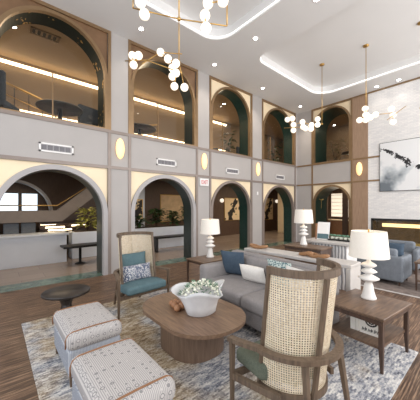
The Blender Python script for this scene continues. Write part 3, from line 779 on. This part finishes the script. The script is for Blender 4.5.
# books on the shelf
bk0 = thing('book', 'white book facing out with round black motif on the side table shelf', 'book', (2.985, .90, .26), -PI/2)
MB().box(-.11, .11, -.012, .012, 0, .225).build('cover', M['paper'], bk0)
m = MB()
for r0, r1 in ((.06, .045), (.034, .022), (.012, .001)):
    n = 26; V = [(r*math.cos(2*PI*i/n), -.0135, .145+r*math.sin(2*PI*i/n)) for r in (r0, r1) for i in range(n)]
    m.add(V, [(i, (i+1) % n, n+(i+1) % n, n+i) for i in range(n)])
for i in range(12):
    a = 2*PI*i/12; m.add([(r*math.cos(a+da), -.0138, .145+r*math.sin(a+da)) for r, da in ((.024, -.06), (.058, -.05), (.058, .05), (.024, .06))], [(0,1,2,3)])
for i, (w, h) in enumerate(((.02, .035), (.014, .04), (.022, .03), (.012, .036), (.02, .04), (.018, .03))):
    x = -.085+i*.028; m.tube([(x, -.0138, .03), (x+w*.4, -.0138, .03+h), (x+w*.8, -.0138, .035), (x+w, -.0138, .03+h*.7)], .0035, 5)
m.build('cover_print', M['blacklens'], bk0)
for i, (dx, h) in enumerate(((-.135, .225), (-.165, .235), (-.19, .22))):
    b_ = tag(MB().box(-.08, .08, -.013, .013, 0, h).build('book', M['paper'], None, (3.06, .90-dx, .26)), ['white upright book touching the black motif book', 'middle white upright book on the side table shelf', 'outermost white upright book at the left of the shelf'][i], 'book', 'white books on the side table shelf')
# side table at the left end of the sofa
s2 = thing('side_table', 'dark wood side table between the sofa arm and grey arcade column', 'side table', (3.20, 3.83, 0))
MB().rbox((0, 0, .555), (.62, .56, .03), .008, 3).build('tabletop', M['walnut'], s2)
for sx in (-1, 1):
    for sy in (-1, 1): MB().beam((sx*.28, sy*.25, RUGZ), (sx*.28, sy*.25, .54), .024, .024, w2=.036, h2=.036).build('leg', M['walnut_dark'], s2)
MB().box(-.27, .27, -.24, .24, .50, .54).build('apron', M['walnut_dark'], s2)
lamp('white lamp standing at the left end of the grey sofa', (3.33, 3.88, .57), 1.0)

# console behind the sofa
co = thing('console_table', 'pale stone console table running behind the grey sofa', 'console table', (3.71, 2.225, 0))
MB().rbox((0, 0, .80), (.36, 1.85, .05), .01, 3).build('tabletop', M['consolestone'], co)
for y in (-.89, .89): MB().rbox((0, y, .387), (.36, .06, .775), .008, 2).build('leg', M['consolestone'], co)
# carved wooden chains on it
def chain(label, x, y, n, rz):
    c = thing('wooden_chain', label, 'ornament', (x, y, .825), rz, None)
    for k in range(n):
        m = MB(); yy = (k-(n-1)/2)*.13
        P = []
        for i in range(28):
            a = 2*PI*i/28; P.append((.06*math.cos(a), yy+.095*math.sin(a), .028+(.020*math.sin(a)*(1 if k % 2 else -1))))
        m.tube(P, .027, 8, closed=True); m.build('link', M['rope'], c)
chain('carved wooden chain on the far end of the stone console', 3.71, 2.95, 2, math.radians(10))
chain('carved wooden chain on the console nearer the cane armchair', 3.71, 1.90, 3, math.radians(-6))

# cabinet with a lamp beyond the console
cb = thing('cabinet', 'dark walnut cabinet with a small white lamp behind the console', 'cabinet', (4.68, 2.52, 0))
MB().rbox((0, 0, .44), (.44, .74, .72), .01, 3).build('body', M['walnut_dark'], cb)
MB().rbox((0, 0, .81), (.48, .78, .03), .008, 3).build('top', M['walnut'], cb)
for y in (-.183, .183):
    d_ = MB().rbox((-.226, y, .47), (.02, .345, .56), .006, 3).build('door', M['walnut'], cb)
    MB().sphere((-.245, y*.3, .5), .014, 8, 6).build('knob', M['brass'], d_)
for sx in (-.18, .18):
    for sy in (-.33, .33): MB().beam((sx, sy, 0), (sx, sy, .1), .03, .03).build('leg', M['walnut_dark'], cb)
lamp('smaller-looking white lamp on the dark cabinet near the room corner', (4.75, 2.64, .825), .92)

# marble bar block with planting behind
pb = thing('bar_counter', 'ribbed white marble counter block behind the console and cabinet', 'counter', (5.30, 2.28, 0))
MB().rbox((0, 0, .42), (.50, .70, .84), .012, 4).build('body', M['ribbed'], pb)
MB().rbox((0, 0.03, .87), (.62, .98, .05), .01, 3).build('top', M['consolestone'], pb)
tr = tag(MB().rbox((0, 0, .015), (.16, .56, .03), .01, 3).build('tray', M['black'], None, (5.36, 2.12, .895)), 'black tray holding succulents on the marble counter', 'tray')
for k in range(6):
    s_ = thing('succulent', ['first', 'second', 'third', 'fourth', 'fifth', 'last'][k]+' pale green succulent from the framed board in the black tray', 'plant', (5.36, 2.33-k*.085, .925), k*.7, 'succulents in the black tray'); s_.scale = (1.5, 1.5, 1.5)
    m = MB()
    for ring, (n_, l_, up) in enumerate(((8, .055, .25), (6, .045, .7), (4, .03, 1.6))):
        for i in range(n_):
            a = 2*PI*i/n_+ring*.4; d = Vector((math.cos(a), math.sin(a), up)).normalized(); s = Vector((-math.sin(a), math.cos(a), 0))
            p = Vector((0, 0, .0)); m.add([p, p+d*l_*.55+s*.016, p+d*l_, p+d*l_*.55-s*.016, p+d*l_*.5+Vector((0, 0, .012))], [(0,1,4), (1,2,4), (2,3,4), (3,0,4)])
    m.build('leaf_rosette', M['succulent'], s_)
    MB().lathe([(.022, 0), (.028, .03)], n=12).build('pot', M['blossom'], s_); 
    for ch_ in s_.children:
        if ch_.name.startswith('leaf'): ch_.location.z = .035
fb = thing('framed_board', 'white and teal board in a wood-edged stand on marble counter', 'display board', (5.30, 2.53, .895), math.radians(-80))
MB().beam((-.12, .03, .0), (-.12, .06, .33), .04, .02).build('wood_edge', M['bead'], fb)
m = MB().beam((.02, 0, .0), (.02, .09, .36), .24, .02); m.build('board', M['signwhite'], fb)
m = MB().beam((.02, -.013, .02), (.02, .009, .12), .22, .004); m.build('teal_band', M['teal'], fb)

# right: blue grey armchair and its neighbours
ac = thing('lounge_chair', 'blue grey upholstered lounge chair facing the fireplace, back to camera', 'armchair', (6.42, 1.74, 0.012))
b = M['bluegrey']
MB().rbox((-.29, 0, .33), (.14, .90, .50), .04, 5).build('backrest', b, ac)
MB().rbox((.03, 0, .20), (.60, .88, .22), .03, 5).build('base', b, ac)
for y in (-.40, .40): MB().rbox((.04, y, .34), (.62, .12, .46), .04, 5).build('armrest', b, ac)
MB().rbox((.06, 0, .36), (.54, .66, .15), .05, 5, puff=.01).build('seat_cushion', b, ac)
MB().rbox((-.15, 0, .54), (.15, .64, .34), .06, 5).build('back_cushion', b, ac)
for sx in (-.28, .28):
    for sy in (-.38, .38): MB().beam((sx, sy, 0), (sx, sy, .1), .03, .03).build('leg', M['walnut_dark'], ac)
ac2 = dup(ac, 'second blue grey lounge chair farther on by the fireplace, partly hidden', (7.75, 1.75, 0.012), PI)
pillow('throw_pillow', 'small navy throw pillow on the blue grey lounge chair', (6.50, 1.52, .66), (.32, .12, .32), M['navy'], 14, math.radians(90))
t3 = thing('side_table', 'small dark walnut side table at the right photo edge by lounge chair', 'side table', (6.32, .86, 0.012))
MB().rbox((0, 0, .525), (.62, .5, .03), .008, 3).build('tabletop', M['walnut'], t3)
MB().box(-.27, .27, -.21, .21, .17, .195).build('shelf', M['walnut'], t3)
for sx in (-1, 1):
    for sy in (-1, 1): MB().beam((sx*.28, sy*.22, 0), (sx*.28, sy*.22, .51), .024, .024, w2=.036, h2=.036).build('leg', M['walnut_dark'], t3)

# ================================================================== LOBBY BEYOND THE ARCHES
# reception desk
dk = thing('reception_desk', 'long white reception desk seen through the nearest arch', 'desk', (0.0, 8.45, 0))
MB().rbox((-0.6, 0, .39), (4.4, .5, .78), .01, 4).build('body', M['whitecounter'], dk)
MB().rbox((-0.6, 0, .81), (4.5, .62, .06), .01, 4).build('top', M['whitecounter'], dk)
# planter wall
pw = thing('planter_box', 'long white planter box full of greenery behind the first two arches', 'planter', (4.6, 8.75, 0))
MB().rbox((0, 0, .40), (5.6, .5, .80), .015, 4).build('box', M['whitecounter'], pw)
MB().box(-2.7, 2.7, -.2, .2, .79, .815).build('soil', M['branch'], pw)
def plant(label, loc, h, spread, n, mat, ll=.22, lw=.05, name='potted_plant', group='plants in the white planter box'):
    p = thing(name, label, 'plant', loc, random.uniform(0, 6), group)
    m = MB(); st_ = MB()
    for i in range(n):
        a = random.uniform(0, 2*PI); r = spread*math.sqrt(random.random())*.7; z = h*random.uniform(.15, .9)
        base = Vector((r*math.cos(a), r*math.sin(a), z)); d = Vector((math.cos(a), math.sin(a), random.uniform(-.2, 1.1))).normalized()
        s = Vector((-math.sin(a), math.cos(a), random.uniform(-.3, .3))).normalized(); L = ll*random.uniform(.7, 1.2); W = lw*random.uniform(.8, 1.2)
        rows = []
        for k in range(5):
            q = k/4; w = W*math.sin(PI*min(.97, .08+.92*q))
            c = base+d*L*q+Vector((0, 0, -L*.35*q*q)); c.z = max(c.z, .02+.03*(1-q)); rows.append([c-s*w, c+Vector((0, 0, -.01)), c+s*w])
        m.quads(rows)
        if i % 5 == 0: st_.tube([(0, 0, 0), (base.x*.4, base.y*.4, z*.6), tuple(base)], .007, 5)
    st_.build('stem', M['branch'], p); m.build('foliage', mat, p)
    return p
plant('lime leafed bushy plant under the stair, seen in the nearest arch', (2.28, 8.72, .818), .8, .34, 150, M['leaf_lime'], .17, .04)
for i, (x, h, sp, n) in enumerate(((3.3, .35, .26, 70), (4.0, .42, .26, 80), (4.75, .72, .26, 90), (5.5, .62, .2, 80), (6.25, .8, .32, 90))):
    plant(['low dark plant at the left of the second arch', 'low leafy plant second along the planter box', 'tall broad-leafed plant in the middle of the second arch', 'medium broad-leafed plant behind the second arch', 'spreading dark plant at the right end of planter'][i], (x, 8.72, .818), h, sp, n, M['leaf'], .26, .065)
# low tables
def lowbench(label, loc, L):
    b_ = thing('low_bench', label, 'bench', loc, 0, None)
    MB().rbox((0, 0, .50), (L, .42, .06), .015, 4).build('top', M['black'], b_)
    for x in (-L/2+.12, L/2-.12):
        MB().beam((x, 0, 0), (x, 0, .48), .03, .28).build('leg', M['black'], b_)
    return b_
lb = thing('low_table', 'black pedestal low table on the tile behind the nearest arch', 'table', (1.84, 7.72, 0))
MB().rbox((.22, 0, .50), (1.35, .5, .06), .02, 4).build('top', M['black'], lb)
MB().lathe([(.14, 0), (.14, .02), (.035, .05), (.035, .47)], n=20).build('pedestal', M['black'], lb)
lowbench('long black bench on the tile seen through the second arch', (5.05, 7.9, 0), 1.75)
# desk chairs and shelf behind
for i, x in enumerate((-.05, .38, .78)):
    s_ = thing('desk_stool', ['blue grey chair back behind the desk at the photo edge', 'middle blue grey chair back behind the reception desk', 'rightmost blue grey chair back behind the reception desk'][i], 'chair', (x, 9.12, 0), 0, 'chairs behind the reception desk')
    MB().rbox((0, 0, .92), (.36, .10, .40), .05, 4).build('backrest', M['bluegrey'], s_)
    MB().rbox((0, -.12, .62), (.38, .36, .1), .04, 4).build('seat', M['bluegrey'], s_)
    MB().lathe([(.2, 0), (.2, .02), (.03, .04), (.03, .6)], n=16).build('pedestal', M['black'], s_)
bs = thing('display_shelf', 'shelving with warm glowing strips under the stair behind the desk', 'shelf', (1.83, 9.2, 0))
MB().box(-.75, .65, .18, .22, 0, 1.16).build('back_panel', M['walnut_dark'], bs)
for z in (.72, .88, 1.04):
    MB().box(-.75, .65, -.12, .18, z, z+.03).build('shelf_board', M['walnut_dark'], bs)
for z, a_, b_ in ((.95, -.62, -.1), (1.05, -.75, -.35), (.86, -.55, .1), (.98, .1, .5)):
    MB().box(a_, b_, -.05, -.02, z-.03, z+.012).build('strip_light', M['gold_strip'], bs)
# stair
sm_ = MB(); so_ = [(-3, 1.13), (1.62, 1.13), (3.22, 2.48), (2.98, 2.76), (1.48, 1.47), (-3, 1.47)]
sm_.add([(x, y, z) for y in (8.94, 9.06) for x, z in so_], [tuple(range(6)), tuple(range(11, 5, -1))]+[(i, (i+1) % 6, (i+1) % 6+6, i+6) for i in range(6)])
str_ = thing('staircase', 'grey stair and landing rising to the right behind the nearest arch', 'stairs', (0, 0, 0))
sm_.build('stringer', plain('grey stair paint', rgb(128,118,112), .5, var=.05), str_)
m = MB()
for k in range(9): 
    x = 1.55+k*.17; z = 1.35+k*.145; m.box(x, x+.2, 9.0, 9.9, z, z+.04)
m.box(-3, 1.55, 9.0, 9.9, 1.30, 1.36); m.build('tread', M['walnut_dark'], str_)
MB().tube([(-3, 9.0, 1.62), (1.5, 9.0, 1.62), (3.0, 9.0, 2.7)], .016, 8).build('handrail', M['brass'], str_)
# rear arch and bright windows
mp9 = lambda p: Vector((p.x, 10.05+p.y, p.z))
trim(arch_ring(mp9, .45, 1.35, 0, 1.02, 1.10, 0, .3), M['ring'])
for k, (x0, x1) in enumerate(((-.55, -.02), (.12, .62), (.72, 1.15))):
    w_ = MB().box(x0, x1, 10.52, 10.54, 1.35, 2.02).build('window_%d' % (6+k), M['window']); struct(w_)
    m = MB()
    for q in ((x0-.03, x0, 1.32, 2.05), (x1, x1+.03, 1.32, 2.05), (x0, x1, 2.02, 2.05), (x0, x1, 1.32, 1.35)): m.box(q[0], q[1], 10.48, 10.54, q[2], q[3])
    f_ = m.build('window_frame', M['blackwood'], w_)

# art and globe lights on the lobby back wall
t = NT('dark figure art'); v = t.coord(); n1 = t.noise(v, 2.8, 3)
sep = t.node('ShaderNodeSeparateXYZ'); t.link(v, sep.inputs[0])
k = t.math('GREATER_THAN', t.math('SUBTRACT', n1, t.math('MULTIPLY', t.math('ABSOLUTE', t.math('SUBTRACT', sep.outputs[0], t.math('MULTIPLY', sep.outputs[2], .4))), .42)), .43)
t.link(t.mix(k, rgb(232,206,164), rgb(40,34,32)), t.b.inputs['Base Color']); t.set(Roughness=.6); M['art'] = t.m
def artwork(label, x, z, w, h, mat, y=10.6):
    a = thing('framed_art', label, 'picture', (x, y, z), 0)
    MB().box(-w/2, w/2, -.03, 0, -h/2, h/2).build('frame', M['brass'], a)
    MB().box(-w/2+.03, w/2-.03, -.036, -.03, -h/2+.03, h/2-.03).build('canvas', mat, a)
artwork('tall cream picture with a dark abstract figure seen through third arch', 10.12, 1.43, 1.25, 1.25, M['art'], 9.9)
artwork('cream and black picture seen at the left of the fourth arch', 13.4, 1.42, 1.0, 1.4, M['art'], 9.9)
artwork('beige picture with curling branch lines above the planter greenery', 6.68, 1.5, 1.4, 1.3, plain('beige art', rgb(206,178,140), .7, var=.15, vs=4))
artwork('small dark sketch on pale wall at left of second arch', 4.75, 1.45, .4, .9, M['art'], 10.3)
struct(MB().box(3.55, 5.05, 10.3, 10.6, 0, 2.78).build('wall_lobby_pale', M['whitecounter']))
def wallglobe(label, loc):
    g_ = thing('globe_wall_lamp', label, 'wall light', loc, 0, 'globe lights on the lobby wall')
    MB().sphere((0, -.12, 0), .11, 16, 10).build('globe', M['globe'], g_)
    MB().tube([(0, -.02, 0), (0, -.12, 0)], .015, 8).build('bracket', M['brass'], g_); MB().lathe([(.05, 0), (.05, .02)], n=14).xf(lambda p: Vector((p.x, -p.z, p.y))).build('back_plate', M['brass'], g_)
wallglobe('round glowing wall globe left of the figure picture, third arch', (9.22, 9.9, 1.9))
wallglobe('round glowing wall globe seen in the fourth arch', (14.2, 9.9, 1.92))
struct(MB().box(13.3, 13.95, 8.7, 9.1, 0, 2.78).build('wall_lobby_column', M['cream']))

# far lobby behind the fireplace wall arch
for k, (y0, y1) in enumerate(((4.3, 5.1), (5.5, 6.4), (6.8, 7.8))):
    w_ = struct(MB().box(14.56, 14.59, y0, y1, 1.0, 2.3).build('window_%d' % (9+k), glow('dim lobby window', (1.0, .9, .74, 1), .8)))
    m = MB()
    for i in range(7): m.box(14.52, 14.56, y0, y1, 1.0+i*.2, 1.03+i*.2)
    m.build('window_blind', M['paper'], w_)
d_ = struct(MB().box(12.4, 12.5, 4.72, 4.95, 0, 2.78).build('trim_80', M['brownwall']))
d_ = struct(MB().box(12.4, 12.5, 5.65, 6.2, 0, 2.78).build('trim_81', M['brownwall']))
bk = thing('low_cabinet', 'warm brown low cabinet seen through the arch in the fireplace wall', 'cabinet', (12.9, 5.2, 0))
MB().rbox((0, 0, .45), (.5, 2.4, .9), .01, 3).build('body', M['bead'], bk)
MB().rbox((0, 0, .92), (.55, 2.5, .04), .008, 3).build('top', M['cream'], bk)
# gold palm ornaments on the green reveal
def palm(label, loc, s):
    p = thing('palm_ornament', label, 'ornament', loc, 0, None); m = MB()
    for i in range(9):
        a = math.radians(20+140*i/8)
        L = s*(.8+.2*math.sin(PI*i/8)); d = Vector((math.cos(a), 0, math.sin(a))); q = Vector((-d.z, 0, d.x))*s*.07
        o_ = Vector((0, 0, 0)); m.add([o_, o_+d*L*.5+q, o_+d*L, o_+d*L*.5-q, o_+d*L*.5+Vector((0, -.012, 0))], [(0,1,4), (1,2,4), (2,3,4), (3,0,4)])
    m.build('frond', M['gold'], p); MB().beam((0, -.004, 0), (0, -.004, -s*.7), .02, .01).build('stem', M['gold'], p)
palm('gold palm leaf ornament on the green reveal beside the corner lamp', (XB+.55, BAYB[1]-.095, 1.85), .5)

# upstairs furnishing
tag(MB().box(FX0, 8.6, 8.80, 8.86, 5.50, 5.57).build('ceiling_light_strip', M['gold_strip']), 'long warm glowing strip along the upstairs wall', 'strip light')
tag(MB().box(FX0, 8.6, 8.88, 8.94, 4.28, 4.32).build('sill_glow_strip', M['gold_strip']), 'added glowing bar standing in for the bright upstairs sill', 'strip light')  # added glowing bar stands in for the bright window sill
ul = 0
for x, y, l in ((.35, 7.35, 'in the nearest upper arch'), (3.2, 7.9, 'in the second upper arch'), (7.07, 7.37, 'in the third upper arch'), (9.4, 7.5, 'in the fourth upper arch'), (13.2, 5.65, 'in the corner upper arch over the fireplace wall')):
    downlight(x, y, 5.73, 'warm upstairs ceiling downlight seen '+l, group='upstairs downlights')
for x, y, l in ((.35, 8.3, 'near the stair landing in the nearest lower arch'), (2.1, 8.4, 'over the low black table in the nearest lower arch'), (4.6, 9.2, 'over the greenery in the second lower arch')):
    downlight(x, y, 2.78, 'warm lobby ceiling downlight '+l, group='lobby downlights')
uv_ = thing('air_vent', 'dark slotted vent in the tan ceiling of the nearest upper arch', 'vent', (.95, 7.2, 5.73))
m = MB()
for q in ((-.3, .3, -.14, -.1), (-.3, .3, .1, .14), (-.3, -.26, -.14, .14), (.26, .3, -.14, .14)): m.box(q[0], q[1], q[2], q[3], -.02, 0)
m.build('frame', M['tanwall'], uv_)
for i in range(5): MB().box(-.26+i*.105, -.2+i*.105, -.1, .1, -.014, 0).build('slat', M['black'], uv_)
def railing(label, a, b):
    r_ = thing('stair_railing', label, 'railing', a)
    v_ = Vector(b)-Vector(a); MB().tube([(0, 0, 0), v_], .03, 8).build('handrail', M['brass'], r_)
    MB().tube([(0, 0, -.3), v_+Vector((0, 0, -.3))], .012, 6).build('lower_rail', M['brass'], r_)
    for k in range(6): MB().tube([v_*(k+.5)/6, v_*(k+.5)/6+Vector((0, 0, -.5))], .01, 6).build('baluster', M['black'], r_)
railing('brass stair railing sloping down behind the nearest upper arch', (-.05, 8.3, 4.85), (1.8, 8.3, 4.29))
railing('brass stair railing sloping behind the second upper arch', (3.0, 8.3, 4.15), (4.6, 8.3, 4.6))
def uptable(label, loc, r=.55):
    t_ = thing('round_table', label, 'table', loc)
    MB().lathe([(0.0001, .69), (r, .69), (r+.01, .71), (r, .73), (0.0001, .73)], n=28).build('top', M['blackwood'], t_)
    MB().lathe([(.25, 0), (.25, .03), (.05, .06), (.05, .69)], n=16).build('pedestal', M['black'], t_)
uptable('dark round table upstairs at right of the nearest upper arch', (1.25, 7.15, 3.3), .5)
uptable('dark round table upstairs behind the second upper arch', (3.45, 7.4, 3.3), .5)
uptable('dark table upstairs behind the corner upper arch', (12.3, 4.45, 3.3), .45)
def upchair(label, loc, rz):
    t_ = thing('lounge_chair', label, 'armchair', loc, rz, 'dark upstairs chairs')
    MB().rbox((0, 0, .42), (.62, .6, .14), .05, 3).build('seat', M['charcoal'], t_); MB().rbox((0, .26, .75), (.62, .12, .62), .05, 3).build('backrest', M['charcoal'], t_)
    for sx in (-.25, .25):
        for sy in (-.24, .24): MB().beam((sx, sy, 0), (sx, sy, .36), .03, .03).build('leg', M['black'], t_)
upchair('dark blue chair upstairs at the left photo edge', (.05, 7.0, 3.3), 2.6)
upchair('dark blue chair upstairs by the table in the nearest upper arch', (2.1, 7.3, 3.3), .3)
upchair('dark chair upstairs behind the third upper arch', (6.4, 7.4, 3.3), .8)
upchair('dark chair upstairs behind the fourth upper arch', (8.9, 7.9, 3.3), .4)
upchair('dark chair upstairs behind the corner upper arch', (12.4, 3.3, 3.3), 0)
plant('tall leafy plant upstairs right side of the third upper arch', (6.95, 7.0, 3.3), 1.3, .25, 60, M['leaf'], .2, .04, group='upstairs plants')
plant('tall leafy plant upstairs in the fourth upper arch', (10.2, 7.2, 3.3), 1.5, .38, 80, M['leaf'], .22, .05, group='upstairs plants')
plant('pale dried plant upstairs left side of the corner upper arch', (11.9, 5.05, 3.3), 1.5, .4, 90, plain('dried leaf', rgb(150,142,112), .7, var=.2), .2, .02, group='upstairs plants')

# ================================================================== LIGHT
def area(name, loc, rot, sx, sy, power, col=(1, 1, 1)):
    l = D.lights.new(name, 'AREA'); l.shape = 'RECTANGLE'; l.size = sx; l.size_y = sy; l.energy = power; l.color = col
    o = D.objects.new(name, l); COL.objects.link(o); o.location = loc; o.rotation_euler = rot; return o
WARM = (1.0, .80, .56)
for i, (x, y, p) in enumerate(((1.0, 7.6, 26), (4.2, 7.6, 24), (7.6, 8.4, 30), (11.0, 8.4, 34))):
    area('lobby_light', (x, y, 2.75), (0, 0, 0), 1.6, 1.2, p, WARM)
    area('upstairs_light', (x, 7.6, 5.70), (0, 0, 0), 1.4, 1.0, p*1.0, WARM)
area('lobby_light', (12.7, 4.6, 2.75), (0, 0, 0), 1.4, 1.4, 40, WARM)
area('upstairs_light', (12.4, 4.6, 5.70), (0, 0, 0), 1.2, 1.2, 26, WARM)
for x, y, e in ((2.6, 5.48, 30), (4.87, 5.48, 60), (7.12, 5.48, 80), (9.6, 5.48, 90), (9.9, 4.5, 30), (10.0, 2.86, 9), (10.0, 2.24, 9), (10.0, 1.0, 9)):  # includes fill beams without a fitting, added to brighten the far end
    l = D.lights.new('downlight_and_fill_beam', 'SPOT'); l.energy = e; l.spot_size = math.radians(110); l.spot_blend = .8; l.shadow_soft_size = .06; l.color = (1.0, .90, .78)
    o = D.objects.new('downlight_and_fill_beam', l); COL.objects.link(o); o.location = (x, y, ZC-.03)
# daylight from the tall windows behind the camera
area('window_daylight', (-2.8, 1.5, 3.0), (0, math.radians(-90), 0), 4.6, 7.0, 190, (.88, .94, 1.0))
area('window_daylight', (6.5, -2.8, 3.0), (math.radians(90), 0, 0), 10.0, 4.6, 520, (1.0, .98, .96))
W = D.worlds.new('World'); S.world = W; W.use_nodes = True
W.node_tree.nodes['Background'].inputs['Color'].default_value = (.98, .98, 1.0, 1)
W.node_tree.nodes['Background'].inputs['Strength'].default_value = .9

# ================================================================== CAMERA
cam = D.cameras.new('camera'); cam.sensor_width = 36.0; cam.sensor_fit = 'HORIZONTAL'
cam.lens = FPX/420*36.0; cam.shift_y = (HOR-200)/420; cam.clip_start = .05
co_ = D.objects.new('camera', cam); COL.objects.link(co_); co_.location = (0, 0, CAMH)
co_.rotation_euler = (PI/2, 0, YAW-PI/2); S.camera = co_
S.view_settings.view_transform = 'Standard'; S.view_settings.look = 'None'; S.view_settings.gamma = 1; S.view_settings.use_curve_mapping = False
S.view_settings.exposure = 0.0
